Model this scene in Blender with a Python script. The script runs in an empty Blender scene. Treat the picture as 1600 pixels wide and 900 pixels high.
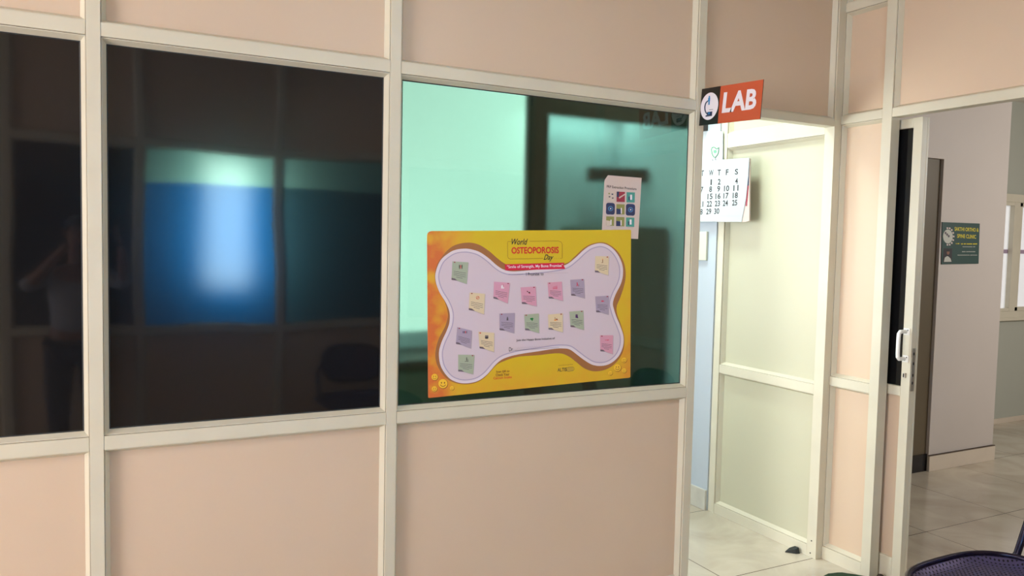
import bpy, bmesh, math, random
from mathutils import Vector, Matrix
random.seed(7)
S = bpy.context.scene
COL = S.collection

# ------------------------------------------------------------------ camera
CAM = Vector((-1.00666, -3.01472, 1.73215))
CR = Vector((0.88771408, -0.45989254, 0.02150735))
CU = Vector((0.00728785, 0.0607459, 0.99812666))
CF = Vector((0.46033749, 0.88589434, -0.05727662))
FPX = 1225.1942
cam_data = bpy.data.cameras.new('camera')
cam = bpy.data.objects.new('camera', cam_data)
COL.objects.link(cam)
cam_data.sensor_width = 36.0
cam_data.lens = FPX * 36.0 / 1600.0
cam_data.clip_start = 0.01
cam.matrix_world = Matrix(((CR.x, CU.x, -CF.x, CAM.x), (CR.y, CU.y, -CF.y, CAM.y),
                           (CR.z, CU.z, -CF.z, CAM.z), (0, 0, 0, 1)))
S.camera = cam

def at(u, v, axis, val):
    """point of the plane axis=val that the photograph shows at pixel u, v"""
    d = CF + CR * ((u - 800) / FPX) + CU * ((450 - v) / FPX)
    t = (val - CAM[axis]) / d[axis]
    return CAM + d * t

# ------------------------------------------------------------------ world, exposure, lights
W = bpy.data.worlds.new('world'); S.world = W; W.use_nodes = True
W.node_tree.nodes['Background'].inputs[0].default_value = (0.75, 0.85, 1, 1)
W.node_tree.nodes['Background'].inputs[1].default_value = 0.3
S.view_settings.view_transform = 'Standard'
S.view_settings.look = 'None'
S.view_settings.gamma = 1
S.view_settings.use_curve_mapping = False
S.view_settings.exposure = 0.0
S.cycles.use_denoising = True
S.cycles.max_bounces = 10
S.cycles.transmission_bounces = 8
S.cycles.sample_clamp_indirect = 6

def area(name, loc, target, sx, sy, power, color=(1, 1, 1), spread=180):
    l = bpy.data.lights.new(name, 'AREA'); l.shape = 'RECTANGLE'; l.size = sx; l.size_y = sy
    l.energy = power; l.color = color; l.spread = math.radians(spread)
    o = bpy.data.objects.new(name, l); COL.objects.link(o); o.location = loc
    d = Vector(target) - Vector(loc)
    o.rotation_euler = d.to_track_quat('-Z', 'Y').to_euler()
    return o
# daylight coming in through the wide window of the left wall
area('daylight_left_window', (-4.96, -1.85, 1.72), (0, -1.2, 1.5), 2.6, 1.8, 265, (1.0, 0.965, 0.985))
# unseen ceiling lamp, added to keep the partition's right side bright
area('room_fill', (0.9, -2.3, 3.22), (1.0, -1.9, 0), 1.2, 0.3, 26, (1.0, 0.94, 0.88))
# daylight on the blue film windows behind the camera: a gap of sky between buildings
area('daylight_blue_window', (-0.12, -3.78, 1.84), (-0.12, -3.4, 1.84), 0.36, 1.0, 88, (1.0, 1.0, 0.92))
# lab and hall lamps: all but the wall tube are added fill
area('lab_floor_fill', (1.9, 1.0, 3.17), (2.0, 1.0, 0), 0.9, 0.25, 44, (0.80, 1.0, 0.94))  # unseen lamp, added to brighten the lab floor
area('lab_wall_tube', (2.1, 1.86, 2.70), (2.1, 1.95, 1.5), 0.7, 0.05, 7, (0.84, 1.0, 0.95))
area('lab_side_fill', (0.03, 0.92, 1.42), (2.5, 0.45, 0.8), 1.2, 1.1, 62, (0.88, 1.0, 0.97))  # second lab source, added to light the side partition and narrow panel
area('hall_fill', (6.6, -2.2, 2.6), (5.2, 0.9, 0.8), 1.4, 1.2, 70, (1.0, 0.97, 0.93))  # unseen lamp inside the hall, added to brighten its walls

# ------------------------------------------------------------------ materials
def srgb(r, g, b):
    f = lambda c: c / 12.92 if c <= 0.04045 else ((c + 0.055) / 1.055) ** 2.4
    return (f(r / 255), f(g / 255), f(b / 255), 1)
M = {}
def mat(name, col, rough=0.5, metal=0.0, noise=0.0, nscale=6.0, bump=0.0, bscale=40, spec=0.5, emit=None, estr=0, coat=0):
    m = bpy.data.materials.new(name); m.use_nodes = True
    nt = m.node_tree; b = nt.nodes['Principled BSDF']
    b.inputs['Base Color'].default_value = col; b.inputs['Roughness'].default_value = rough
    b.inputs['Metallic'].default_value = metal; b.inputs['Specular IOR Level'].default_value = spec
    b.inputs['Coat Weight'].default_value = coat
    if emit:
        b.inputs['Emission Color'].default_value = emit; b.inputs['Emission Strength'].default_value = estr
    if noise or bump:
        tc = nt.nodes.new('ShaderNodeTexCoord')
    if noise:
        n = nt.nodes.new('ShaderNodeTexNoise'); n.inputs['Scale'].default_value = nscale; n.inputs['Detail'].default_value = 5
        nt.links.new(tc.outputs['Object'], n.inputs['Vector'])
        r = nt.nodes.new('ShaderNodeMapRange'); r.inputs['From Min'].default_value = .3; r.inputs['From Max'].default_value = .7
        r.inputs['To Min'].default_value = 1 - noise; r.inputs['To Max'].default_value = 1 + noise * .4
        nt.links.new(n.outputs['Fac'], r.inputs['Value'])
        mx = nt.nodes.new('ShaderNodeVectorMath'); mx.operation = 'SCALE'
        mx.inputs[0].default_value = col[:3]; nt.links.new(r.outputs['Result'], mx.inputs['Scale'])
        nt.links.new(mx.outputs['Vector'], b.inputs['Base Color'])
    if bump:
        n2 = nt.nodes.new('ShaderNodeTexNoise'); n2.inputs['Scale'].default_value = bscale
        nt.links.new(tc.outputs['Object'], n2.inputs['Vector'])
        bp = nt.nodes.new('ShaderNodeBump'); bp.inputs['Strength'].default_value = bump; bp.inputs['Distance'].default_value = .01
        nt.links.new(n2.outputs['Fac'], bp.inputs['Height']); nt.links.new(bp.outputs['Normal'], b.inputs['Normal'])
    M[name] = m
    return m
mat('alum', srgb(211, 204, 184), 0.38, noise=.05, nscale=5)
mat('laminate', srgb(211, 186, 161), 0.42, noise=.03, nscale=1.5)
mat('laminate_lab', srgb(194, 190, 166), .4, noise=.03, nscale=1.5)
mat('gasket', (.012, .012, .012, 1), .6)
mat('seam', srgb(110, 95, 80), .8)
mat('white_wall', srgb(182, 190, 200), 0.6, noise=.03, nscale=2)
mat('hall_wall', srgb(200, 190, 182), 0.6, noise=.04, nscale=1.2)
mat('grey_wall', srgb(176, 178, 166), 0.55)
mat('cabinet_green', srgb(60, 78, 70), .35)
mat('brown_door', srgb(98, 86, 66), .4, noise=.08, nscale=2)
mat('skirting', srgb(214, 200, 182), .35, noise=.05)
mat('skirting_grey', srgb(196, 192, 182), .4, noise=.12, nscale=14)
mat('black_skirting', (.012, .012, .014, 1), .2)
mat('ceiling', srgb(215, 208, 198), .8)
mat('dark_brown', srgb(48, 38, 32), .5)
mat('steel', srgb(190, 185, 175), .3, metal=.8)
mat('white_plastic', srgb(240, 240, 236), .3)
mat('beige_plastic', srgb(205, 203, 185), .4)
mat('black', (.01, .01, .01, 1), .5)
mat('rubber', (.018, .02, .018, 1), .7, bump=.4)
mat('mat_green', srgb(36, 66, 40), .95, noise=.4, nscale=60, bump=1, bscale=200)
mat('paper', srgb(206, 188, 182), .55)
mat('paper_white', srgb(190, 199, 204), .55)
mat('ink', srgb(40, 34, 38), .6)
mat('ink_soft', srgb(96, 86, 94), .6)
mat('ink_faint', srgb(172, 160, 170), .6)
mat('red_ink', srgb(205, 30, 34), .5)
mat('crimson', srgb(206, 16, 62), .5)
mat('bone_white', srgb(212, 196, 208), .45)
mat('bone_rim', srgb(224, 212, 222), .45)
mat('bone_line', srgb(176, 162, 190), .5)
mat('note_green', srgb(166, 174, 152), .5)
mat('note_cream', srgb(220, 200, 166), .5)
mat('note_pink', srgb(212, 152, 174), .5)
mat('note_lilac', srgb(168, 152, 174), .5)
mat('fold_dark', srgb(104, 88, 100), .5)
mat('brown_ink', srgb(120, 60, 30), .5)
mat('leaf_ink', srgb(30, 130, 60), .5)
mat('purple_ink', srgb(90, 45, 110), .5)
mat('orange_ink', srgb(236, 150, 60), .5)
mat('smile_yellow', srgb(240, 190, 50), .5)
mat('sign_red', srgb(196, 82, 48), .35)
mat('sign_black', srgb(22, 20, 20), .35)
mat('sign_white', srgb(236, 228, 240), .35)
mat('blue_ink', srgb(40, 130, 190), .4)
mat('navy_ink', srgb(30, 42, 80), .4)
mat('photo_teal', srgb(70, 150, 140), .4)
mat('photo_olive', srgb(140, 140, 80), .4)
mat('photo_navy', srgb(36, 50, 92), .4)
mat('photo_red', srgb(150, 44, 62), .4)
mat('photo_pale', srgb(205, 190, 180), .4)
mat('sign_green', srgb(30, 66, 60), .45)
mat('yellow_ink', srgb(214, 196, 40), .5)
mat('pale_ink', srgb(190, 190, 180), .5)
mat('skin', srgb(130, 88, 66), .5)
mat('hair', (.01, .009, .008, 1), .6)
mat('shirt', srgb(140, 140, 148), .7)
mat('trousers', srgb(26, 28, 42), .8)
mat('shoe', (.01, .01, .01, 1), .35)
mat('chair_tube', srgb(34, 27, 48), .22, metal=.6)
mat('green_soft', srgb(110, 190, 140), .5)

def dark_glass():
    m = mat('dark_glass', (.006, .006, .007, 1), .045)
    nt = m.node_tree; b = nt.nodes['Principled BSDF']
    b.inputs['IOR'].default_value = 1.5; b.inputs['Coat Weight'].default_value = .14; b.inputs['Coat Roughness'].default_value = .25
    tc = nt.nodes.new('ShaderNodeTexCoord')
    n = nt.nodes.new('ShaderNodeTexNoise'); n.inputs['Scale'].default_value = 1.6; n.inputs['Detail'].default_value = 1
    n2 = nt.nodes.new('ShaderNodeTexNoise'); n2.inputs['Scale'].default_value = 120
    nt.links.new(tc.outputs['Object'], n.inputs['Vector']); nt.links.new(tc.outputs['Object'], n2.inputs['Vector'])
    ad = nt.nodes.new('ShaderNodeMath'); ad.operation = 'MULTIPLY_ADD'; ad.inputs[1].default_value = .004
    nt.links.new(n2.outputs['Fac'], ad.inputs[0]); nt.links.new(n.outputs['Fac'], ad.inputs[2])
    bp = nt.nodes.new('ShaderNodeBump'); bp.inputs['Strength'].default_value = .12; bp.inputs['Distance'].default_value = .02
    nt.links.new(ad.outputs[0], bp.inputs['Height']); nt.links.new(bp.outputs['Normal'], b.inputs['Normal'])
dark_glass()

def tint_glass(name, col, rough, refl_rough=.03):
    """tinted film glass, a slab with a slightly matt face; col tints each of its two surfaces"""
    m = bpy.data.materials.new(name); m.use_nodes = True; nt = m.node_tree
    nt.nodes.remove(nt.nodes['Principled BSDF']); out = nt.nodes['Material Output']
    rf = nt.nodes.new('ShaderNodeBsdfRefraction'); rf.inputs['Color'].default_value = col
    rf.inputs['IOR'].default_value = 1.45; rf.inputs['Roughness'].default_value = rough
    gl = nt.nodes.new('ShaderNodeBsdfGlossy'); gl.inputs['Roughness'].default_value = refl_rough
    gl.inputs['Color'].default_value = (1, 1, 1, 1)
    fr = nt.nodes.new('ShaderNodeFresnel'); fr.inputs['IOR'].default_value = 1.45
    mx = nt.nodes.new('ShaderNodeMixShader')
    nt.links.new(fr.outputs[0], mx.inputs[0]); nt.links.new(rf.outputs[0], mx.inputs[1]); nt.links.new(gl.outputs[0], mx.inputs[2])
    nt.links.new(mx.outputs[0], out.inputs['Surface'])
    M[name] = m
tint_glass('teal_glass', (.36, .51, .45, 1), .12)

def film_glass(name, low, high, zsplit, hot):
    """window glass with a coloured film that scatters the daylight behind it, a paler strip of film along its top"""
    m = bpy.data.materials.new(name); m.use_nodes = True; nt = m.node_tree
    nt.nodes.remove(nt.nodes['Principled BSDF']); out = nt.nodes['Material Output']
    tc = nt.nodes.new('ShaderNodeTexCoord'); sp = nt.nodes.new('ShaderNodeSeparateXYZ')
    nt.links.new(tc.outputs['Object'], sp.inputs[0])
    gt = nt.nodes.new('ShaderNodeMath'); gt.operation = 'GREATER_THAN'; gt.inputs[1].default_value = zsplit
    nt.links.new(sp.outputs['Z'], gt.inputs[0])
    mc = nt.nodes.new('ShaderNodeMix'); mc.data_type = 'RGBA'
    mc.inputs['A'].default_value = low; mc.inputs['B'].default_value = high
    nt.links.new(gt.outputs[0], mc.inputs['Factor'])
    tr = nt.nodes.new('ShaderNodeBsdfTranslucent'); nt.links.new(mc.outputs['Result'], tr.inputs['Color'])
    rf = nt.nodes.new('ShaderNodeBsdfRefraction'); rf.inputs['IOR'].default_value = 1.9
    rf.inputs['Roughness'].default_value = .85
    rf.inputs['Color'].default_value = (.8, .95, .9, 1)
    m1 = nt.nodes.new('ShaderNodeMixShader'); m1.inputs[0].default_value = hot
    nt.links.new(tr.outputs[0], m1.inputs[1]); nt.links.new(rf.outputs[0], m1.inputs[2])
    nt.links.new(m1.outputs[0], out.inputs['Surface'])
    M[name] = m
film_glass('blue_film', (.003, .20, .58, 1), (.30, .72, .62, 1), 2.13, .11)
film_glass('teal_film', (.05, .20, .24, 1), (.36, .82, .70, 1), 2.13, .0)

def frosted(name, col, strength):
    m = bpy.data.materials.new(name); m.use_nodes = True; nt = m.node_tree
    b = nt.nodes['Principled BSDF']; b.inputs['Base Color'].default_value = (.8, .8, .8, 1)
    b.inputs['Emission Color'].default_value = col; b.inputs['Emission Strength'].default_value = strength
    b.inputs['Roughness'].default_value = .4
    M[name] = m
frosted('daylit_pane', (1, .97, .92, 1), 1.2)
frosted('lab_lit_pane', (1, .93, .93, 1), 2.4)
frosted('hall_daylit_pane', (.78, .80, .84, 1), .42)

def floor_mat():
    m = mat('floor_tile', srgb(196, 186, 168), .16); nt = m.node_tree; b = nt.nodes['Principled BSDF']
    tc = nt.nodes.new('ShaderNodeTexCoord'); sp = nt.nodes.new('ShaderNodeSeparateXYZ'); nt.links.new(tc.outputs['Object'], sp.inputs[0])
    def line(axis, off, pitch):
        a = nt.nodes.new('ShaderNodeMath'); a.operation = 'SUBTRACT'; a.inputs[1].default_value = off; nt.links.new(sp.outputs[axis], a.inputs[0])
        d = nt.nodes.new('ShaderNodeMath'); d.operation = 'DIVIDE'; d.inputs[1].default_value = pitch; nt.links.new(a.outputs[0], d.inputs[0])
        f = nt.nodes.new('ShaderNodeMath'); f.operation = 'PINGPONG'; f.inputs[1].default_value = .5; nt.links.new(d.outputs[0], f.inputs[0])
        l = nt.nodes.new('ShaderNodeMath'); l.operation = 'LESS_THAN'; l.inputs[1].default_value = .0032; nt.links.new(f.outputs[0], l.inputs[0])
        return l
    lx = line('X', 3.50, .82); ly = line('Y', .02, .875)
    mx = nt.nodes.new('ShaderNodeMath'); mx.operation = 'MAXIMUM'; nt.links.new(lx.outputs[0], mx.inputs[0]); nt.links.new(ly.outputs[0], mx.inputs[1])
    n = nt.nodes.new('ShaderNodeTexNoise'); n.inputs['Scale'].default_value = 2.2; n.inputs['Detail'].default_value = 6; n.inputs['Distortion'].default_value = 1.2
    nt.links.new(tc.outputs['Object'], n.inputs['Vector'])
    cr = nt.nodes.new('ShaderNodeValToRGB'); cr.color_ramp.elements[0].position = .35; cr.color_ramp.elements[1].position = .7
    cr.color_ramp.elements[0].color = srgb(178, 166, 148); cr.color_ramp.elements[1].color = srgb(204, 194, 176)
    nt.links.new(n.outputs['Fac'], cr.inputs[0])
    mc = nt.nodes.new('ShaderNodeMix'); mc.data_type = 'RGBA'; mc.inputs['B'].default_value = srgb(84, 72, 60)
    nt.links.new(mx.outputs[0], mc.inputs['Factor']); nt.links.new(cr.outputs[0], mc.inputs['A'])
    nt.links.new(mc.outputs['Result'], b.inputs['Base Color'])
floor_mat()

def poster_mat():
    """printed yellow ground with orange clouds at its left and lower edges"""
    m = mat('poster_ground', srgb(226, 196, 40), .45); nt = m.node_tree; b = nt.nodes['Principled BSDF']
    tc = nt.nodes.new('ShaderNodeTexCoord'); sp = nt.nodes.new('ShaderNodeSeparateXYZ'); nt.links.new(tc.outputs['Object'], sp.inputs[0])
    def mr(sock, a, bb, c, d):
        r = nt.nodes.new('ShaderNodeMapRange'); r.inputs['From Min'].default_value = a; r.inputs['From Max'].default_value = bb
        r.inputs['To Min'].default_value = c; r.inputs['To Max'].default_value = d; nt.links.new(sock, r.inputs['Value']); return r.outputs[0]
    left = mr(sp.outputs['X'], .18, .40, 1.3, 0); low = mr(sp.outputs['Z'], 1.08, 1.24, .45, 0); right = mr(sp.outputs['X'], 1.08, 1.22, 0, .8)
    a = nt.nodes.new('ShaderNodeMath'); a.operation = 'MAXIMUM'; nt.links.new(left, a.inputs[0]); nt.links.new(low, a.inputs[1])
    lowr = mr(sp.outputs['Z'], 1.1, 1.7, 1, 0)
    rr = nt.nodes.new('ShaderNodeMath'); rr.operation = 'MULTIPLY'; nt.links.new(right, rr.inputs[0]); nt.links.new(lowr, rr.inputs[1])
    a2 = nt.nodes.new('ShaderNodeMath'); a2.operation = 'MAXIMUM'; nt.links.new(a.outputs[0], a2.inputs[0]); nt.links.new(rr.outputs[0], a2.inputs[1])
    n = nt.nodes.new('ShaderNodeTexNoise'); n.inputs['Scale'].default_value = 11; n.inputs['Detail'].default_value = 6
    nt.links.new(tc.outputs['Object'], n.inputs['Vector'])
    v = nt.nodes.new('ShaderNodeTexVoronoi'); v.inputs['Scale'].default_value = 16; nt.links.new(tc.outputs['Object'], v.inputs['Vector'])
    vv = mr(v.outputs['Distance'], .2, .5, -.12, .12)
    s = nt.nodes.new('ShaderNodeMath'); s.operation = 'MULTIPLY_ADD'; s.inputs[1].default_value = 1.35; nt.links.new(n.outputs['Fac'], s.inputs[0]); nt.links.new(vv, s.inputs[2])
    s2 = nt.nodes.new('ShaderNodeMath'); s2.operation = 'MULTIPLY'; nt.links.new(s.outputs[0], s2.inputs[0]); nt.links.new(a2.outputs[0], s2.inputs[1])
    cr = nt.nodes.new('ShaderNodeValToRGB'); e = cr.color_ramp.elements
    e[0].position = 0; e[0].color = srgb(212, 178, 26); e[1].position = .9; e[1].color = srgb(208, 104, 44)
    k = cr.color_ramp.elements.new(.45); k.color = srgb(218, 156, 40)
    nt.links.new(s2.outputs[0], cr.inputs[0]); nt.links.new(cr.outputs[0], b.inputs['Base Color'])
poster_mat()
mat('bone_shadow', srgb(158, 100, 56), .5, noise=.1, nscale=8)

def perforated():
    m = mat('perforated_metal', srgb(74, 66, 104), .22, metal=.6); nt = m.node_tree; b = nt.nodes['Principled BSDF']
    tc = nt.nodes.new('ShaderNodeTexCoord'); mp = nt.nodes.new('ShaderNodeMapping'); mp.inputs['Rotation'].default_value = (0, 0, .785)
    mp.inputs['Scale'].default_value = (62, 62, 0)
    nt.links.new(tc.outputs['Object'], mp.inputs[0])
    fr = nt.nodes.new('ShaderNodeVectorMath'); fr.operation = 'FRACTION'; nt.links.new(mp.outputs[0], fr.inputs[0])
    sb = nt.nodes.new('ShaderNodeVectorMath'); sb.operation = 'SUBTRACT'; sb.inputs[1].default_value = (.5, .5, 0); nt.links.new(fr.outputs[0], sb.inputs[0])
    ln = nt.nodes.new('ShaderNodeVectorMath'); ln.operation = 'LENGTH'; nt.links.new(sb.outputs[0], ln.inputs[0])
    lt = nt.nodes.new('ShaderNodeMath'); lt.operation = 'LESS_THAN'; lt.inputs[1].default_value = .24; nt.links.new(ln.outputs['Value'], lt.inputs[0])
    mc = nt.nodes.new('ShaderNodeMix'); mc.data_type = 'RGBA'; mc.inputs['A'].default_value = srgb(92, 84, 122); mc.inputs['B'].default_value = (.005, .004, .008, 1)
    nt.links.new(lt.outputs[0], mc.inputs['Factor']); nt.links.new(mc.outputs['Result'], b.inputs['Base Color'])
    r = nt.nodes.new('ShaderNodeMapRange'); r.inputs['To Min'].default_value = .2; r.inputs['To Max'].default_value = .9
    nt.links.new(lt.outputs[0], r.inputs['Value']); nt.links.new(r.outputs[0], b.inputs['Roughness'])
perforated()

# ------------------------------------------------------------------ mesh helpers
class MB:
    def __init__(s): s.v = []; s.f = []; s.m = []; s.mats = []
    def mi(s, m):
        if m not in s.mats: s.mats.append(m)
        return s.mats.index(m)
    def poly(s, pts, m, ):
        b = len(s.v); s.v += [tuple(p) for p in pts]; s.f.append(tuple(range(b, b + len(pts)))); s.m.append(s.mi(m))
    def mesh(s, vs, fs, m):
        b = len(s.v); s.v += [tuple(p) for p in vs]; k = s.mi(m)
        for f in fs: s.f.append(tuple(b + i for i in f)); s.m.append(k)
    def box(s, x0, x1, y0, y1, z0, z1, m):
        x0, x1 = min(x0, x1), max(x0, x1); y0, y1 = min(y0, y1), max(y0, y1); z0, z1 = min(z0, z1), max(z0, z1)
        vs = [(x, y, z) for x in (x0, x1) for y in (y0, y1) for z in (z0, z1)]
        s.mesh(vs, [(0, 1, 3, 2), (4, 6, 7, 5), (0, 4, 5, 1), (2, 3, 7, 6), (0, 2, 6, 4), (1, 5, 7, 3)], m)
    def obox(s, c, ax, ay, az, m):
        """box round centre c with half-axis vectors"""
        c, ax, ay, az = map(Vector, (c, ax, ay, az))
        vs = [c + ax * i + ay * j + az * k for i in (-1, 1) for j in (-1, 1) for k in (-1, 1)]
        s.mesh(vs, [(0, 1, 3, 2), (4, 6, 7, 5), (0, 4, 5, 1), (2, 3, 7, 6), (0, 2, 6, 4), (1, 5, 7, 3)], m)
    def prism(s, pts, d, m, mside=None):
        """solid between outline pts and the same outline moved by d"""
        d = Vector(d); n = len(pts); b = len(s.v)
        s.v += [tuple(p) for p in pts] + [tuple(Vector(p) + d) for p in pts]
        k = s.mi(m); ks = s.mi(mside or m)
        s.f.append(tuple(range(b, b + n))); s.m.append(k)
        s.f.append(tuple(range(b + 2 * n - 1, b + n - 1, -1))); s.m.append(k)
        for i in range(n):
            j = (i + 1) % n; s.f.append((b + i, b + n + i, b + n + j, b + j)); s.m.append(ks)
    def tube(s, pts, r, m, n=12, closed=False):
        pts = [Vector(p) for p in pts]; N = len(pts); rings = []
        up = Vector((0, 0, 1)); prev = None
        for i, p in enumerate(pts):
            if closed: t = pts[(i + 1) % N] - pts[i - 1]
            else: t = pts[min(i + 1, N - 1)] - pts[max(i - 1, 0)]
            t.normalize()
            if prev is None:
                a = t.orthogonal().normalized()
            else:
                a = (prev - t * prev.dot(t)).normalized()
            prev = a; bb = t.cross(a); b = len(s.v)
            rr = r[i] if isinstance(r, (list, tuple)) else r
            for k in range(n):
                th = 2 * math.pi * k / n; s.v.append(tuple(p + (a * math.cos(th) + bb * math.sin(th)) * rr))
            rings.append(b)
        k = s.mi(m); R = list(zip(rings, rings[1:])) + ([(rings[-1], rings[0])] if closed else [])
        for a, b in R:
            for i in range(n):
                j = (i + 1) % n; s.f.append((a + i, a + j, b + j, b + i)); s.m.append(k)
        if not closed:
            s.f.append(tuple(rings[0] + i for i in range(n))[::-1]); s.m.append(k)
            s.f.append(tuple(rings[-1] + i for i in range(n))); s.m.append(k)
    def build(s, name, parent=None, bevel=0, smooth=False, offset=None, sub=0):
        me = bpy.data.meshes.new(name); me.from_pydata(s.v, [], s.f)
        for m in s.mats: me.materials.append(M[m])
        for p, k in zip(me.polygons, s.m): p.material_index = k; p.use_smooth = smooth
        bm = bmesh.new(); bm.from_mesh(me)
        if not getattr(s, 'flat', False): bmesh.ops.recalc_face_normals(bm, faces=bm.faces)
        bm.to_mesh(me); bm.free()
        o = bpy.data.objects.new(name, me); COL.objects.link(o)
        if parent: o.parent = parent
        if parent and tuple(parent.location) != (0, 0, 0):
            # verts were given in world space; bring them to the parent's frame
            me.transform(Matrix.Translation(-parent.location))
        if bevel:
            b = o.modifiers.new('bevel', 'BEVEL'); b.width = bevel; b.segments = 2; b.limit_method = 'ANGLE'; b.angle_limit = .7
        if sub:
            q = o.modifiers.new('sub', 'SUBSURF'); q.levels = sub; q.render_levels = sub
        return o
def tag(o, label=None, cat=None, group=None, kind=None):
    if label: o['label'] = label
    if cat: o['category'] = cat
    if group: o['group'] = group
    if kind: o['kind'] = kind
    return o
def empty(name, loc=(0, 0, 0)):
    o = bpy.data.objects.new(name, None); COL.objects.link(o); o.location = loc; o.empty_display_size = .1
    return o
def solid(name, boxes, m, parent=None, bevel=0, kind=None):
    mb = MB()
    for b in boxes: mb.box(*b, m)
    o = mb.build(name, parent, bevel)
    if kind: o['kind'] = kind
    return o

_tc = {}
def text_tris(s, bold=0.0, shear=0.0):
    key = (s, bold, shear)
    if key in _tc: return _tc[key]
    c = bpy.data.curves.new('t', 'FONT'); c.body = s; c.size = 1; c.offset = bold; c.shear = shear; c.resolution_u = 3
    o = bpy.data.objects.new('t', c); COL.objects.link(o)
    dg = bpy.context.evaluated_depsgraph_get(); me = o.evaluated_get(dg).to_mesh()
    vs = [(v.co.x, v.co.y) for v in me.vertices]; fs = [tuple(p.vertices) for p in me.polygons]
    o.evaluated_get(dg).to_mesh_clear(); bpy.data.objects.remove(o); bpy.data.curves.remove(c)
    x0 = min(v[0] for v in vs); x1 = max(v[0] for v in vs); y0 = min(v[1] for v in vs); y1 = max(v[1] for v in vs)
    vs = [((v[0] - x0) / (x1 - x0), (v[1] - y0) / (y1 - y0)) for v in vs]
    _tc[key] = (vs, fs); return vs, fs

class Sheet:
    """drawing on a plane axis=val in photograph pixels, later layers a little nearer the viewer (direction n)"""
    def __init__(s, axis, val, n, step=.0004):
        s.axis, s.val, s.n, s.step = axis, val, Vector(n), step
    def P(s, p, layer): return at(p[0], p[1], s.axis, s.val) + s.n * (layer * s.step)
    def poly(s, mb, pts, m, layer): mb.poly([s.P(p, layer) for p in pts], m); mb.flat = True
    def disc(s, mb, c, r, m, layer, ry=None, n=20):
        ry = ry or r
        s.poly(mb, [(c[0] + r * math.cos(2 * math.pi * i / n), c[1] + ry * math.sin(2 * math.pi * i / n)) for i in range(n)], m, layer)
    def line(s, mb, pts, w, m, layer, closed=False):
        pts = [Vector(p) for p in pts]; N = len(pts); L = []; R = []
        for i in range(N):
            a = pts[i - 1] if (closed or i) else pts[i]; b = pts[(i + 1) % N] if (closed or i < N - 1) else pts[i]
            t = (b - a).normalized(); nn = Vector((-t.y, t.x)) * w / 2
            L.append(pts[i] + nn); R.append(pts[i] - nn)
        rng = range(N if closed else N - 1)
        for i in rng:
            j = (i + 1) % N; s.poly(mb, [L[i], L[j], R[j], R[i]], m, layer)
    def text(s, mb, t, tl, tr, bl, m, layer, bold=0.0, shear=0.0):
        """text filling the parallelogram top-left, top-right, bottom-left"""
        vs, fs = text_tris(t, bold, shear); tl, tr, bl = Vector(tl), Vector(tr), Vector(bl)
        P = [s.P(bl + (tr - tl) * x + (tl - bl) * y, layer) for x, y in vs]
        mb.mesh(P, fs, m); mb.flat = True
def smooth_loop(pts, k=5, closed=True):
    out = []; N = len(pts)
    for i in range(N if closed else N - 1):
        p0, p1, p2, p3 = (Vector(pts[(i + d) % N]) if closed else Vector(pts[min(max(i + d, 0), N - 1)]) for d in (-1, 0, 1, 2))
        for j in range(k):
            t = j / k
            out.append(.5 * ((2 * p1) + (-p0 + p2) * t + (2 * p0 - 5 * p1 + 4 * p2 - p3) * t * t + (-p0 + 3 * p1 - 3 * p2 + p3) * t ** 3))
    return out

# ------------------------------------------------------------------ setting
ZT, ZTB, ZS, ZSB = 2.4416, 2.3954, 1.0354, 0.9871       # transom rail and sill rail, top and bottom edges
CEIL = 3.25; DEP = .065
X1, X2, X3, XC = (-1.0582, -1.0149), (0.0, .0427), (1.5503, 1.5964), (2.5101, 2.5547)
X0 = (-2.16, -2.117)

solid('floor', [(-5.2, 8.6, -4.6, 3.4, -.06, 0)], 'floor_tile', kind='structure')
solid('ceiling', [(-5.2, 8.6, -3.55, 3.4, CEIL, CEIL + .06)], 'ceiling', kind='structure')

def bead_frame(mb, x0, x1, z0, z1, plane, w=.017, d0=.003, d1=.036, flip=1, axis='y', gasket=True):
    """snap-in glazing bead sloping back from the opening's edge to the pane"""
    def P(a, dep, z): return (a, plane + flip * dep, z) if axis == 'y' else (plane + flip * dep, a, z)
    o = [(x0, z0), (x1, z0), (x1, z1), (x0, z1)]
    i1 = [(x0 + w * .25, z0 + w * .25), (x1 - w * .25, z0 + w * .25), (x1 - w * .25, z1 - w * .25), (x0 + w * .25, z1 - w * .25)]
    i2 = [(x0 + w, z0 + w), (x1 - w, z0 + w), (x1 - w, z1 - w), (x0 + w, z1 - w)]
    g = w + .004
    i3 = [(x0 + g, z0 + g), (x1 - g, z0 + g), (x1 - g, z1 - g), (x0 + g, z1 - g)]
    rings = [[P(a, d0 + .006, z) for a, z in o], [P(a, d0 + .006, z) for a, z in i1], [P(a, d1, z) for a, z in i2]]
    q = .0014; oo = [(x0 + q, z0 + q), (x1 - q, z0 + q), (x1 - q, z1 - q), (x0 + q, z1 - q)]
    A = [P(a, d0 + .0055, z) for a, z in o]; B = [P(a, d0 + .0055, z) for a, z in oo]
    for k in range(4):
        j = (k + 1) % 4; mb.mesh([A[k], A[j], B[j], B[k]], [(0, 1, 2, 3)], 'seam')
    for A, B in zip(rings, rings[1:]):
        for k in range(4):
            j = (k + 1) % 4; mb.mesh([A[k], A[j], B[j], B[k]], [(0, 1, 2, 3)], 'alum')
    if gasket:
        A = [P(a, d1 - .001, z) for a, z in i2]; B = [P(a, d1 + .001, z) for a, z in i3]
        for k in range(4):
            j = (k + 1) % 4; mb.mesh([A[k], A[j], B[j], B[k]], [(0, 1, 2, 3)], 'gasket')

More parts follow.
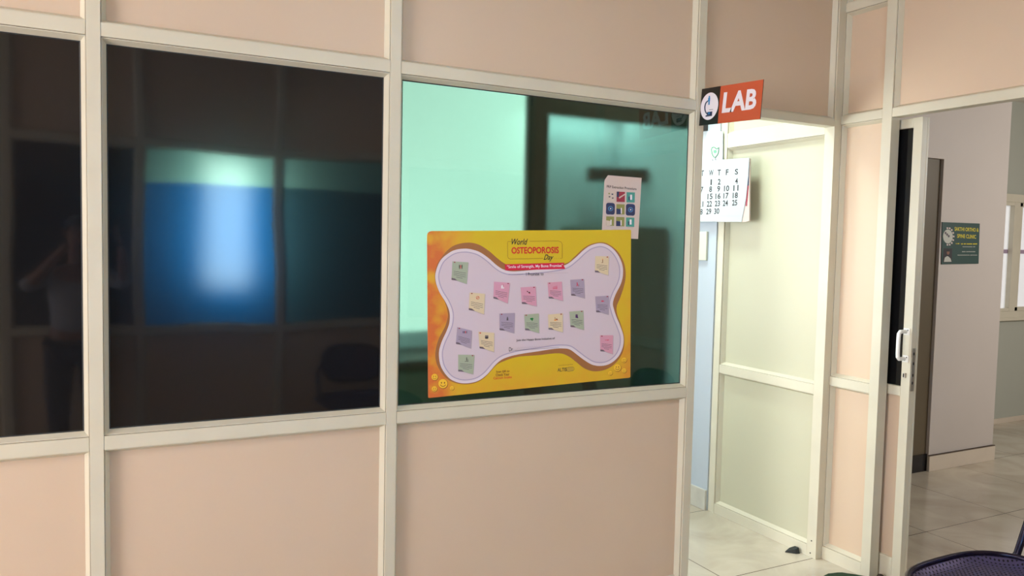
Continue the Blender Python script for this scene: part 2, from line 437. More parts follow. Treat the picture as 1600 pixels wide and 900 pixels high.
def panel(parent, x0, x1, z0, z1, plane, m='laminate', axis='y', flip=1, name='panel'):
    mb = MB()
    if axis == 'y': mb.box(x0 + .01, x1 - .01, plane + flip * .0365, plane + flip * .046, z0 + .01, z1 - .01, m)
    else: mb.box(plane + flip * .0365, plane + flip * .046, x0 + .01, x1 - .01, z0 + .01, z1 - .01, m)
    mb.build(name, parent)
    b = MB(); bead_frame(b, x0, x1, z0, z1, plane, axis=axis, flip=flip, gasket=False); b.build('bead', parent)

def post(parent, a0, a1, plane, axis='y', flip=1, z0=0, z1=CEIL, dep=DEP, name='post'):
    mb = MB()
    if axis == 'y': mb.box(a0, a1, plane, plane + flip * dep, z0, z1, 'alum')
    else: mb.box(plane, plane + flip * dep, a0, a1, z0, z1, 'alum')
    return mb.build(name, parent, .0012)
def rail(parent, a0, a1, plane, z0, z1, axis='y', flip=1, dep=DEP, g=.0011):
    mb = MB()
    if axis == 'y': mb.box(a0 + g, a1 - g, plane + flip * .0012, plane + flip * (dep - .001), z0, z1, 'alum')
    else: mb.box(plane + flip * .0012, plane + flip * (dep - .001), a0 + g, a1 - g, z0, z1, 'alum')
    return mb.build('rail', parent, .0012)

# --- partition with the windows and the lab doorway
wf = tag(empty('wall_front'), kind='structure')
for a, b in (X0, X1, X2, X3): post(wf, a, b, 0)
bays = [(-3.24, X0[0]), (X0[1], X1[0]), (X1[1], X2[0]), (X2[1], X3[0])]
ZR = 3.16
for a, b in bays:
    rail(wf, a, b, 0, ZTB, ZT); rail(wf, a, b, 0, ZSB, ZS); rail(wf, a, b, 0, 0, .06); rail(wf, a, b, 0, ZR, CEIL)
    panel(wf, a, b, ZT, ZR, 0); panel(wf, a, b, .06, ZSB, 0)
rail(wf, X3[1], XC[0], 0, 2.4005, ZT); rail(wf, X3[1], XC[0], 0, ZR, CEIL); panel(wf, X3[1], XC[0], ZT, ZR, 0)
def window(name, a, b, pane_m, plane=0, axis='y', flip=1, z0=ZS, z1=ZTB, thick=.005, pd=.037):
    w = tag(empty(name), kind='structure')
    f = MB(); bead_frame(f, a, b, z0, z1, plane, axis=axis, flip=flip); f.build('window_frame', w)
    p = MB()
    if thick: 
        if axis == 'y': p.box(a + .012, b - .012, plane + flip * pd, plane + flip * (pd + thick), z0 + .012, z1 - .012, pane_m)
        else: p.box(plane + flip * pd, plane + flip * (pd + thick), a + .012, b - .012, z0 + .012, z1 - .012, pane_m)
    else:
        p.poly([(a + .012, plane + flip * pd, z0 + .012), (b - .012, plane + flip * pd, z0 + .012), (b - .012, plane + flip * pd, z1 - .012), (a + .012, plane + flip * pd, z1 - .012)], pane_m)
    p.build('pane', w); return w
window('window_1', *bays[1], 'dark_glass')
window('window_2', *bays[2], 'dark_glass')
window('window_3', *bays[3], 'teal_glass')
window('window_4', *bays[0], 'dark_glass')
post(wf, -3.283, -3.24, 0)
rail(wf, -5.0, -3.283, 0, 0, .06); rail(wf, -5.0, -3.283, 0, ZTB, ZT); panel(wf, -5.0, -3.283, .06, ZTB, 0); panel(wf, -5.0, -3.283, ZT, CEIL, 0)
# little screws and dents of the frames
for k, (u, v) in enumerate(((1268, 845), (1266, 864))):
    p = at(u, v, 0, 2.5101); s = MB()
    s.tube([(p.x - .0012, p.y, p.z), (p.x + .002, p.y, p.z)], .0042, 'gasket', 10); s.build('screw', wf)

# --- corner post and side partition towards the hall (faces -x)
wr = tag(empty('wall_right'), kind='structure')
mb = MB(); mb.box(XC[0], XC[1], 0, DEP, 0, CEIL, 'alum'); mb.box(XC[0] + .002, XC[1] + .04, DEP * .4, DEP, 0, CEIL, 'alum')
mb.build('corner_post', wr, .0012)
PL = XC[1]; YP, YQ = -.2576, -.3131; YE, YE2 = -1.22, -1.275
ZDA, ZDB = 2.459, 2.4146
mb = MB(); mb.box(PL, PL + DEP, YP, YQ, 0, CEIL, 'alum'); mb.build('post', wr, .0012)
mb = MB(); mb.box(PL, PL + DEP, YE, YE2, 0, CEIL, 'alum'); mb.build('post', wr, .0012)
mb = MB(); mb.box(PL, PL + DEP, 0, DEP, 0, CEIL, 'alum'); mb.build('post', wr, .0012)
kw = dict(axis='x')
for (y0, y1, zs) in ((YP, 0, ((ZDB, ZDA), (ZSB - .003, ZS - .003), (0, .07), (3.012, 3.06))), (YE2 - 1.02, YE2, ((ZDB, ZDA), (ZSB, ZS), (0, .07)))):
    for z0, z1 in zs: rail(wr, y0, y1, PL, z0, z1, **kw)
rail(wr, YE, YQ, PL, ZDB, ZDA, **kw)
panel(wr, YP, 0, ZDA, 3.012, PL, **kw); panel(wr, YP, 0, ZS - .003, ZDB, PL, **kw); panel(wr, YP, 0, .07, ZSB - .003, PL, **kw)
panel(wr, YP, 0, 3.06, CEIL, PL, **kw)
panel(wr, YE, YQ, ZDA, CEIL, PL, **kw)
y0 = YE2 - 1.02
panel(wr, y0, YE2, ZDA, CEIL, PL, **kw); panel(wr, y0, YE2, ZS, ZDB, PL, **kw); panel(wr, y0, YE2, .07, ZSB, PL, **kw)
mb = MB(); mb.box(PL, PL + DEP, y0 - .05, y0, 0, CEIL, 'alum'); mb.build('post', wr, .0012)
panel(wr, -3.44, y0 - .05, .0, CEIL, PL, **kw)

# --- the lab's side partition, same line, going into the lab
wl = tag(empty('wall_lab_side'), kind='structure')
PX = XC[0]
LY0, LY1 = DEP, .83
mb = MB(); mb.box(PX, PX + DEP, LY1, .885, 0, CEIL, 'alum'); mb.build('post', wl, .0012)
for z0, z1 in ((2.365, 2.455), (.925, .977), (.0, .062), (CEIL - .06, CEIL)): rail(wl, LY0, LY1, PX, z0, z1, **kw)
panel(wl, LY0, LY1, .977, 2.365, PX, m='laminate_lab', **kw); panel(wl, LY0, LY1, .062, .925, PX, m='laminate_lab', **kw); panel(wl, LY0, LY1, 2.455, CEIL - .06, PX, m='laminate_lab', **kw)
solid('wall_lab_pier', [(2.50, 2.62, .886, 2.4, 0, CEIL)], 'white_wall', kind='structure')
mb = MB(); mb.box(2.484, 2.50, .888, 2.4, 0, .135, 'skirting_grey')
o = mb.build('baseboard_lab', None, .003); o['kind'] = 'structure'
solid('wall_lab_left', [(-.06, -.0, .07, 3.0, 0, CEIL)], 'white_wall', kind='structure')
# back of the lab: bright frosted window; nearer, a dark brown upright and head beam
wx1 = 1.76
mb = MB(); mb.box(0, .12, 2.0, 2.06, 0, CEIL, 'white_wall'); mb.box(.12, wx1, 2.0, 2.06, 0, 1.12, 'white_wall'); mb.box(.12, wx1, 2.0, 2.06, 3.0, CEIL, 'white_wall')
mb.box(wx1, 2.499, 2.0, 2.06, 0, CEIL, 'white_wall')
o = mb.build('wall_lab_back'); o['kind'] = 'structure'
wn = tag(empty('window_5'), kind='structure')
mb = MB(); mb.box(.12, wx1, 2.02, 2.03, 1.12, 3.0, 'lab_lit_pane'); mb.build('pane', wn)
mb = MB()
px0 = at(824, 300, 1, 1.0).x; px1 = at(849, 300, 1, 1.05).x
mb.box(px0, px1, 1.0, 1.05, 0, CEIL, 'dark_brown'); mb.box(px1, 2.499, 1.0, 1.05, 2.492, CEIL, 'dark_brown')
o = mb.build('trim_1', None, .003); o['kind'] = 'structure'

wn = tag(empty('window_14'), kind='structure')  # unseen glowing side window, added along with the lab's second source
mb = MB(); mb.box(0, .012, .33, 1.67, 1.03, 2.37, 'lab_lit_pane'); mb.build('pane', wn)
mb = MB()
for b in ((.30, .345, 1.0, 2.4), (1.655, 1.70, 1.0, 2.4), (.345, 1.655, 1.0, 1.045), (.345, 1.655, 2.355, 2.4)): mb.box(0, .025, *b, 'alum')
mb.build('window_frame', wn, .002)
# --- hall beyond the side partition
solid('wall_hall', [(4.765, 5.60, .885, 1.25, 0, CEIL), (2.70, 4.765, .885, 1.25, 2.452, CEIL)], 'hall_wall', kind='structure')
mb = MB(); mb.box(4.755, 5.612, .868, .885, 0, .128, 'skirting'); mb.box(4.755, 5.612, .8675, .8855, .120, .128, 'seam')
o = mb.build('baseboard_hall', None, .002); o['kind'] = 'structure'
dh = tag(empty('door_1'), kind='structure')
mb = MB(); mb.box(2.70, 4.764, .91, .95, .0, 2.451, 'brown_door'); mb.build('door_panel', dh)
mb = MB(); mb.box(2.70, 4.764, .896, .91, .0, .135, 'black_skirting'); mb.build('kick_plate', dh)
YF = 1.72
mb = MB(); mb.box(5.6, 8.5, YF, YF + .08, 0, 1.07, 'grey_wall'); mb.box(5.6, 8.5, YF, YF + .08, 2.33, CEIL, 'grey_wall'); mb.box(5.6, 6.3, YF, YF + .08, 1.07, 2.33, 'grey_wall')
o = mb.build('wall_far'); o['kind'] = 'structure'
mb = MB(); mb.box(5.6, 8.5, YF - .02, YF, 0, .05, 'skirting'); o = mb.build('baseboard_far', None, .002); o['kind'] = 'structure'
w6 = tag(empty('window_6'), kind='structure')
mb = MB()
mb.box(6.3, 8.5, YF - .03, YF + .05, 2.25, 2.33, 'alum'); mb.box(6.3, 8.5, YF - .03, YF + .05, 1.07, 1.15, 'alum')
mb.box(6.3, 8.5, YF - .045, YF + .05, 1.055, 1.085, 'alum')
mb.build('window_frame', w6, .003)
a = at(1579, 400, 1, YF).x; b = at(1586, 400, 1, YF).x; c = at(1596, 400, 1, YF).x
mb = MB(); mb.box(a - .02, b, YF - .028, YF + .02, 1.15, 2.25, 'alum'); mb.box(6.3, b, YF - .025, YF + .02, 2.215, 2.25, 'alum'); mb.box(6.3, b, YF - .025, YF + .02, 1.15, 1.18, 'alum'); mb.build('sash', w6, .003)
mb = MB(); mb.box(b + .02, b + .07, YF - .012, YF + .03, 1.15, 2.25, 'alum'); mb.box(b + .02, 8.5, YF - .012, YF + .03, 2.21, 2.25, 'alum'); mb.box(b + .02, 8.5, YF - .012, YF + .03, 1.15, 1.19, 'alum'); mb.build('sash', w6, .003)
mb = MB(); mb.box(6.3, 8.5, YF + .031, YF + .036, 1.15, 2.25, 'hall_daylit_pane'); mb.build('pane', w6)
mat('lilac_strip', srgb(170, 150, 172), .5)
mb = MB(); mb.box(6.3, 8.5, YF + .022, YF + .031, 1.735, 1.775, 'lilac_strip'); mb.build('glazing_bar', w6)
solid('wall_hall_end', [(8.5, 8.56, -4.6, 1.8, 0, CEIL)], 'hall_wall', kind='structure')
solid('wall_hall_back', [(2.62, 8.5, -4.66, -4.6, 0, CEIL)], 'hall_wall', kind='structure')

# --- the room behind the camera: left wall with its wide window, and the glazed partition that the dark panes reflect
YB = -3.44
mb = MB(); mb.box(-5.06, -5.0, YB, .065, 0, .78, 'white_wall'); mb.box(-5.06, -5.0, YB, .065, 2.66, CEIL, 'white_wall')
mb.box(-5.06, -5.0, -.5, .065, .78, 2.66, 'white_wall'); mb.box(-5.06, -5.0, YB, -3.2, .78, 2.66, 'white_wall')
o = mb.build('wall_left'); o['kind'] = 'structure'
wlw = tag(empty('window_15'), kind='structure')
mb = MB()
for b in ((-3.2, -3.15, .78, 2.66), (-.55, -.5, .78, 2.66), (-3.15, -.55, .78, .83), (-3.15, -.55, 2.61, 2.66), (-1.87, -1.83, .83, 2.61)): mb.box(-5.04, -4.99, *b, 'alum')
mb.build('window_frame', wlw, .002)
mb = MB(); mb.box(-5.03, -5.022, -3.16, -.54, .82, 2.62, 'daylit_pane'); mb.build('pane', wlw)
wb = tag(empty('wall_back'), kind='structure')
PB = [(-2.66, -2.615), (-1.66, -1.60), (-.79, -.745), (.235, .28), (1.30, 1.345), (2.50, 2.545)]
edges = [-3.3] + [e for p in PB for e in p]
for a, b in PB: post(wb, a, b, YB, flip=-1)
rail(wb, -5.0, -3.3, YB, 0, .06, flip=-1); panel(wb, -5.0, -3.3, .06, CEIL, YB, flip=-1); post(wb, -3.3, -3.255, YB, flip=-1)
bb = [(-3.255, -2.66)] + [(PB[i][1], PB[i + 1][0]) for i in range(5)]
for a, b in bb:
    for z0, z1 in ((ZTB, ZT), (ZSB, ZS), (0, .06), (ZR, CEIL)): rail(wb, a, b, YB, z0, z1, flip=-1)
    panel(wb, a, b, ZT, ZR, YB, flip=-1); panel(wb, a, b, .06, ZSB, YB, flip=-1)
for i, (a, b) in enumerate(bb):
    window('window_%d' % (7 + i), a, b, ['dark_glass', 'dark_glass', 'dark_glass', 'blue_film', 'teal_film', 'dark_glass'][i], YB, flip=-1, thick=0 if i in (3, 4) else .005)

# ------------------------------------------------------------------ hinged glass door leaf standing open along the partition
LX0, LX1 = 2.636, 2.676; LYA = -.430
leaf = tag(empty('door_2', (LX0, LYA, 0)), kind='structure')
mb = MB(); mb.box(LX0, LX1, LYA, LYA + .05, .012, 2.409, 'alum'); mb.build('stile', leaf, .0015)
mb = MB(); mb.box(LX0, LX1, .45, .50, .012, 2.409, 'alum'); mb.build('stile', leaf, .0015)
for z0, z1 in ((2.36, 2.409), (.985, 1.036), (.012, .13)):
    mb = MB(); mb.box(LX0, LX1, LYA + .0505, .4495, z0, z1, 'alum'); mb.build('rail', leaf, .004)
mb = MB(); mb.box(LX0 + .018, LX0 + .023, LYA + .04, .46, 1.03, 2.37, 'dark_glass'); mb.build('glass', leaf)
mb = MB(); mb.box(LX0 + .015, LX0 + .023, LYA + .04, .46, .12, .99, 'laminate'); mb.build('panel', leaf)
# white pull handle
yh = -.395; zt, zb = at(1408, 517, 0, LX0).z, at(1405, 559, 0, LX0).z
mb = MB()
hx = LX0 - .055
path = [(LX0 - .003, yh - .002, zt), (hx + .012, yh, zt), (hx + .002, yh, zt - .010), (hx, yh, zt - .03), (hx, yh, zb + .03), (hx + .002, yh, zb + .010), (hx + .012, yh, zb), (LX0 - .003, yh - .002, zb)]
mb.tube(path, .010, 'white_plastic', 10)
for z in (zt, zb): mb.box(LX0 - .004, LX0 + .001, yh - .024, yh + .012, z - .018, z + .018, 'white_plastic')
h = mb.build('handle', leaf, .002)
mb = MB()
for z in (zt, zb):
    for dy, dz in ((-.014, .008), (-.004, -.008)): mb.tube([(LX0 - .0055, yh + dy, z + dz), (LX0, yh + dy, z + dz)], .003, 'gasket', 8)
s = mb.build('screw', leaf)
zk = at(1412, 586, 0, LX0).z
mb = MB(); mb.tube([(LX0 - .003, -.402, zk + .012), (LX0 - .003, -.402, zk - .012)], .008, 'steel', 12); mb.box(LX0 - .013, LX0 - .010, -.405, -.399, zk - .009, zk + .009, 'black'); mb.build('keyhole', leaf)
mb = MB(); mb.box(LX0 + .008, LX0 + .03, LYA - .003, LYA, 1.02, 1.24, 'steel')
for z in (1.06, 1.10, 1.16, 1.21): mb.box(LX0 + .014, LX0 + .022, LYA - .0042, LYA, z - .006, z + .008, 'black')
mb.build('lock_plate', leaf)
mb = MB(); mb.box(LX1 + .002, LX1 + .008, LYA + .006, LYA + .03, .02, 2.40, 'gasket'); mb.box(LX1, LX1 + .012, LYA - .001, LYA + .006, .012, 2.409, 'alum'); mb.build('weather_strip', leaf)

# ------------------------------------------------------------------ world osteoporosis day poster on the green glass
PY = .0335
poster = tag(empty('poster', (at(827, 480, 1, PY).x, PY, 1.42)), 'yellow World Osteoporosis Day poster with a white bone shape, stuck on the green glass', 'poster')
sh = Sheet(1, PY, (0, -1, 0))
TL, TR, BR, BL = (667, 361), (986, 359), (985, 590), (669, 622)
def corner(c, a, b, r=9, n=6):
    c = Vector(c); a = c + (Vector(a) - c).normalized() * r; b = c + (Vector(b) - c).normalized() * r
    return [a.lerp(c, t).lerp(c.lerp(b, t), t) for t in [i / n for i in range(n + 1)]]
out = corner(TL, BL, TR) + corner(TR, TL, BR, 2, 2) + corner(BR, TR, BL, 2, 2) + corner(BL, BR, TL, 2, 2)
mb = MB(); mb.prism([sh.P(p, 0) for p in out], (0, .0006, 0), 'poster_ground', 'paper'); mb.build('sheet', poster)
# the ground material reads poster coordinates in world metres
for n in M['poster_ground'].node_tree.nodes:
    if n.type == 'TEX_COORD':
        mp = M['poster_ground'].node_tree.nodes.new('ShaderNodeVectorMath'); mp.operation = 'ADD'
        mp.inputs[1].default_value = poster.location
        L = M['poster_ground'].node_tree.links
        for l in list(L):
            if l.from_socket == n.outputs['Object']:
                ts = l.to_socket; L.remove(l); L.new(mp.outputs[0], ts)
        L.new(n.outputs['Object'], mp.inputs[0]); break
bone = [(738, 390), (726.7, 388.5), (713, 390), (701.7, 395), (688.3, 406.7), (680.8, 425), (680.8, 440), (686.7, 456.7), (696.7, 473.3), (702.3, 488.3),
        (702, 504), (697.3, 518), (689.6, 535), (685.7, 552), (688.8, 572.4), (700.4, 589.6), (714.4, 597.3), (730, 598.9), (747, 595), (761, 585),
        (775, 569), (787.6, 560), (809.3, 553.8), (840, 549), (866, 545), (879, 544.4), (890, 546), (901, 553.8), (913.3, 563), (925.8, 570),
        (939.8, 571.7), (953.8, 567.8), (966.2, 556.9), (973.2, 541.3), (974, 525.8), (969.3, 510.2), (963, 495), (959.2, 483.3), (957.5, 473.3),
        (961.7, 460), (970, 443.3), (973.3, 428.3), (971.7, 411.7), (963.3, 395), (951.7, 384.2), (938.3, 380), (923.3, 383.3), (911.7, 390.8),
        (898.3, 403.3), (883.3, 414), (860, 419), (830, 422), (803, 424), (788.3, 421.7), (776.7, 415), (763.3, 403.3), (750, 394.2)]
brown = [(728.3, 379.2), (706.7, 385), (690, 401.7), (681.3, 418), (679.7, 436.7), (685, 453.3), (694.2, 470), (699.2, 486.7), (699.4, 497), (695, 511),
         (684.9, 531), (680.2, 552), (683.3, 571), (695.8, 589.6), (711.3, 598.3), (730, 600.5), (747, 596.5), (761, 586.5), (775, 571), (788, 564), (809.3, 557.5),
         (840, 555), (872.9, 552), (888.4, 556.9), (900.9, 566.2), (913.3, 575.6), (928.9, 580.2), (947.6, 577), (963, 566), (973.4, 549), (975.4, 528),
         (970.3, 508), (964, 490), (963.7, 478), (969, 465), (975.8, 443.3), (977.5, 425), (973.3, 406.7), (963.3, 391), (950, 381.2), (938.3, 378.5),
         (922.3, 381.8), (910.5, 389), (897, 401.5), (882, 412), (840, 415), (800, 416), (788.3, 411.7), (776.7, 403.3), (763.3, 391.7), (746.7, 381.7)]
bs = smooth_loop(bone); br = smooth_loop(brown)
bc = Vector((828, 485))
mb = MB()
sh.poly(mb, br, 'bone_shadow', 1); sh.poly(mb, bs, 'bone_rim', 2)
def inset(loop, d):
    N = len(loop); o = []
    for i in range(N):
        t = (loop[(i + 2) % N] - loop[i - 2]).normalized(); o.append(loop[i] + Vector((t.y, -t.x)) * -d * (1))
    return o
ar = sum(bs[i].x * bs[(i + 1) % len(bs)].y - bs[(i + 1) % len(bs)].x * bs[i].y for i in range(len(bs)))
sg = -1 if ar < 0 else 1
ins = inset(bs, 4.5 * sg); ins2 = inset(bs, 6.2 * sg)
sh.poly(mb, ins, 'bone_line', 3); sh.poly(mb, ins2, 'bone_white', 4)
tag(mb.build('bone_shape', poster), 'white bone outline with brown shadow')
# title block
mb = MB()
fr = [(792.5, 380)] ; 
sh.line(mb, [(799, 377.3), (793.5, 377.5), (793, 380), (793.2, 400), (794, 403), (797, 405), (848, 403.6)], .5, 'brown_ink', 1)
sh.line(mb, [(827.5, 377), (872, 376.6), (876.5, 378), (878.4, 381.5), (878.4, 403.5), (875, 403.6)], .5, 'brown_ink', 1)
for k in range(3): sh.disc(mb, (866.5 + 3 * k, 403.7), .35, 'brown_ink', 1, n=8)
sh.text(mb, 'World', (799.3, 373.0), (824.5, 373.0), (799.3, 382.5), 'ink', 2, bold=.012, shear=.35)
sh.text(mb, 'OSTEOPOROSIS', (799, 386.2), (873, 385.4), (799, 396.6), 'red_ink', 2, bold=.028)
sh.text(mb, 'Day', (850, 397.6), (865, 397.6), (849, 408.5), 'ink', 3, bold=.012, shear=.35)
mb.build('title', poster)
mb = MB()
sh.poly(mb, [(788.6, 413), (882, 410.3), (879.8, 413.8), (883, 420), (789.6, 422.6)], 'crimson', 5)
sh.text(mb, '"Smile of Strength, My Bone Promise"', (791.8, 414.6), (878.8, 412.3), (792.2, 420.6), 'sign_white', 6, bold=.012)
mb.build('banner', poster)
mb = MB()
sh.text(mb, 'I Promise to', (821.5, 426), (849, 425.2), (821.5, 431), 'ink', 6, bold=.01)
sh.line(mb, [(794, 428.6), (817, 428)], .35, 'ink_soft', 6); sh.line(mb, [(854.5, 427), (888, 426.2)], .3, 'ink_faint', 6)
mb.build('promise_line', poster); mb = MB()
sh.text(mb, 'Join the Happy Bone Initiative of', (806.5, 530), (866.5, 526.8), (806.5, 534.2), 'ink', 6, bold=.01)
mb.build('printed_line', poster); mb = MB()
sh.text(mb, 'Dr.', (795, 542.6), (802, 542.2), (795, 549), 'ink', 6, bold=.008)
sh.line(mb, [(803, 547.6), (840, 545), (873, 542.6)], .4, 'ink_soft', 6)
sc = [(807 + i * 1.1, 543.6 - i * .055 + 1.3 * math.sin(i * 1.9)) for i in range(38)]
sh.line(mb, smooth_loop(sc, 3, False), .22, 'ink_faint', 6)
mb.build('signature_line', poster)
mb = MB()
sh.text(mb, 'Scan QR to', (775, 579.3), (796, 578), (775, 583), 'brown_ink', 1, bold=.02)
mb.build('printed_line', poster); mb = MB()
sh.text(mb, 'Check Your', (774.5, 583.9), (796, 582.6), (774.5, 588.0), 'brown_ink', 1, bold=.02)
mb.build('printed_line', poster); mb = MB()
sh.text(mb, 'Calcium Intake', (771, 589), (799.5, 586.9), (771, 593), 'red_ink', 1, bold=.01)
mb.build('printed_line', poster); mb = MB()
sh.text(mb, 'ALTIS', (871, 575.2), (885.5, 574.2), (871, 581), 'ink', 1, bold=.015)
for k in range(3): sh.line(mb, [(886.5, 575.2 + 2 * k), (895.5, 574.6 + 2 * k)], .5, 'ink_soft', 1)
sh.line(mb, smooth_loop([(886, 574.5), (895, 573.3), (897, 576), (895.5, 579), (887, 580.3), (885.6, 577.5)]), .35, 'ink', 1, True)
sh.line(mb, [(872.5, 571.2), (895, 569.4)], .45, 'brown_ink', 1)
mb.build('maker_mark', poster)
def smiley(c, r):
    mb = MB(); x, y = c
    sh.disc(mb, (x + .5, y + .5), r * 1.05, 'brown_ink', 1); sh.disc(mb, c, r, 'smile_yellow', 2)
    for s in (-1, 1): sh.disc(mb, (x + s * r * .33, y - r * .2), r * .12, 'brown_ink', 3, ry=r * .2, n=10)
    sh.line(mb, [(x + r * .58 * math.cos(a), y + r * .58 * math.sin(a)) for a in [math.radians(20 + 14 * i) for i in range(11)]], r * .13, 'brown_ink', 3)
    mb.build('smiley', poster)
for c, r in (((679, 589), 5), ((692, 599.5), 7.2), ((678.7, 607.5), 4.2), ((706, 606.5), 3.2), ((975, 562.5), 4), ((964.5, 574.5), 5.6), ((975, 579), 3.6), ((953.5, 583), 3.2)):
    smiley(c, r)

ICON = {}
def icon(mb, kind, x, y, s):
    L = 7
    d = lambda cx, cy, r, m, ry=None: sh.disc(mb, (x + cx * s, y + cy * s), r * s, m, L, ry=(ry * s if ry else None), n=12)
    q = lambda pts, m: sh.poly(mb, [(x + a * s, y + b * s) for a, b in pts], m, L)
    if kind == 'people':
        for cx, m in ((-2.2, 'ink'), (0, 'red_ink'), (2.2, 'ink')):
            d(cx, -2.6, .8, m); q([(cx - .9, -1.6), (cx + .9, -1.6), (cx + .6, 1), (cx + .5, 3.6), (cx + .1, 3.6), (cx, 1.2), (cx - .1, 3.6), (cx - .5, 3.6), (cx - .6, 1)], m)
    elif kind == 'stop':
        sh.line(mb, [(x + 2.4 * s * math.cos(a * .524), y + 2.4 * s * math.sin(a * .524)) for a in range(12)], .7 * s, 'red_ink', L, True)
        q([(-1.8, 1.3), (1.3, -1.8), (1.8, -1.3), (-1.3, 1.8)], 'red_ink')
    elif kind == 'milk':
        q([(-2, -1), (-1, -2.6), (.6, -2.6), (1, -1), (1, 3), (-2, 3)], 'sign_white'); d(2, 2, 1.1, 'sign_white'); d(1.6, -2.6, .5, 'ink')
    elif kind == 'pills':
        d(-1.6, -1.2, 1.2, 'ink', .8); d(1.2, .4, 1.6, 'ink', 1.2); d(2, 1.6, .9, 'crimson'); d(-2.4, -2, .6, 'crimson')
    elif kind == 'stages':
        for i, h in enumerate((1.4, 2.2, 3, 3.4)):
            cx = -3 + i * 2; d(cx, 2.4 - h - 1, .6, 'crimson'); q([(cx - .55, 2.8 - h), (cx + .55, 2.8 - h), (cx + .35, 3), (cx - .35, 3)], 'crimson')
    elif kind == 'walker':
        d(-.4, -2.8, .8, 'crimson'); q([(-1, -2), (.4, -2), (.6, .2), (2, 3), (1.4, 3), (-.1, .8), (-1.2, 3), (-1.8, 3), (-.8, .2)], 'crimson'); q([(1.8, -.6), (2.3, -.6), (2.9, 3), (2.5, 3)], 'ink')
    elif kind == 'bend':
        d(.4, -2.8, .8, 'orange_ink'); q([(-.2, -2), (.9, -2), (1, 1.4), (1, 3), (-1.8, 3), (-1.8, 2.4), (.1, 2.2)], 'brown_ink')
    elif kind == 'fish':
        d(0, 0, 2, 'crimson', 1); q([(1.6, 0), (3, -1), (3, 1)], 'crimson')
    elif kind == 'jar':
        q([(-1.2, -1.2), (1.2, -1.2), (1.5, 3), (-1.5, 3)], 'ink_soft'); q([(-.8, -2.8), (.8, -2.8), (.8, -1.2), (-.8, -1.2)], 'ink_soft')
    elif kind == 'tree':
        d(-1.2, -.8, 1.6, 'leaf_ink'); d(1, -1, 1.7, 'leaf_ink'); d(.6, .8, 1.3, 'leaf_ink'); q([(.3, 1), (.9, 1), (1, 3), (.3, 3)], 'leaf_ink')
    elif kind == 'food':
        d(-.8, 1.6, 2.2, 'orange_ink', 1); d(1.4, 0, 1.1, 'brown_ink'); q([(-1.8, -3), (-1.2, -3), (-.6, 1), (-1.4, 1)], 'brown_ink'); d(2.6, 1.2, .8, 'crimson')
    elif kind == 'book':
        q([(-1.8, -3), (1.8, -3), (1.8, 2.4), (-1.8, 2.4)], 'purple_ink'); d(0, -.8, 1, 'sign_white'); q([(.6, .6), (2.6, 1.2), (2.4, 3), (.6, 2.8)], 'purple_ink')
    elif kind == 'words':
        for i in range(3): d(-2.6 + i * 1.2, -.2, .5, 'crimson')
        q([(.4, -.6), (3.4, -1), (3.4, -.1), (.4, .4)], 'crimson')
    elif kind == 'kids':
        for cx, m in ((-3, 'purple_ink'), (-1, 'ink'), (1, 'red_ink'), (3, 'ink_soft')):
            d(cx, -1.2, .7, m); q([(cx - .8, -.4), (cx + .8, -.4), (cx + .3, 2), (cx - .3, 2)], m)
    elif kind == 'group':
        for cx in (-1.8, 0, 1.8): d(cx, -1.4, .9, 'ink_soft'); q([(cx - 1, -.4), (cx + 1, -.4), (cx + 1, 2.6), (cx - 1, 2.6)], 'ink_soft')
        q([(-2.6, 2), (2.6, 2), (2.2, 3.4), (-2.2, 3.4)], 'ink')
    elif kind == 'yoga':
        d(0, -3, .8, 'ink'); q([(-.6, -2), (.6, -2), (.6, 1.6), (-.6, 1.6)], 'ink'); q([(-3, 2.4), (3, 2.4), (3, 3), (-3, 3)], 'ink'); q([(1.8, -1), (2.4, -1), (2.4, 2.2), (1.8, 2.2)], 'ink')
notes = [((706.5, 408.3, 731.5, 409.8, 729, 443.5, 705, 437), 'note_green', 'people'), ((733.5, 457, 757.5, 459, 756, 491, 732, 484), 'note_cream', 'stop'),
         ((771.5, 440, 796.5, 442, 793, 474, 770.5, 466), 'note_pink', 'milk'), ((813, 449, 836.8, 447.6, 838.3, 478.5, 815, 474.5), 'note_pink', 'pills'),
         ((855, 441.5, 877.5, 440, 879.3, 470, 857, 466), 'note_pink', 'stages'), ((890.5, 437.2, 912, 435.8, 913.4, 466, 892, 461.5), 'note_lilac', 'walker'),
         ((929.6, 400.2, 951, 400.5, 950, 430, 929, 425), 'note_cream', 'bend'), ((929.5, 463, 951, 462, 950.5, 491.5, 931, 487.5), 'note_lilac', 'fish'),
         ((780, 490, 804, 488.8, 803, 520.5, 780.2, 515.5), 'note_lilac', 'jar'), ((818.5, 491.5, 841.5, 489.8, 842, 520.3, 820, 515.5), 'note_green', 'tree'),
         ((856, 491.5, 879, 489.4, 879, 519, 856.5, 514.5), 'note_cream', 'food'), ((889, 487, 911, 485, 912, 515.5, 891, 510.5), 'note_green', 'book'),
         ((937, 524, 957.6, 523.7, 957, 553, 937.5, 548.5), 'note_pink', 'words'), ((714, 511, 737, 516.5, 735.5, 544.3, 712, 537), 'note_lilac', 'kids'),
         ((747, 518, 772, 520, 771.5, 549.8, 749, 544), 'note_cream', 'group'), ((715.5, 554, 741, 554.4, 739, 584.5, 715.5, 580), 'note_green', 'yoga')]
rnd = random.Random(3)
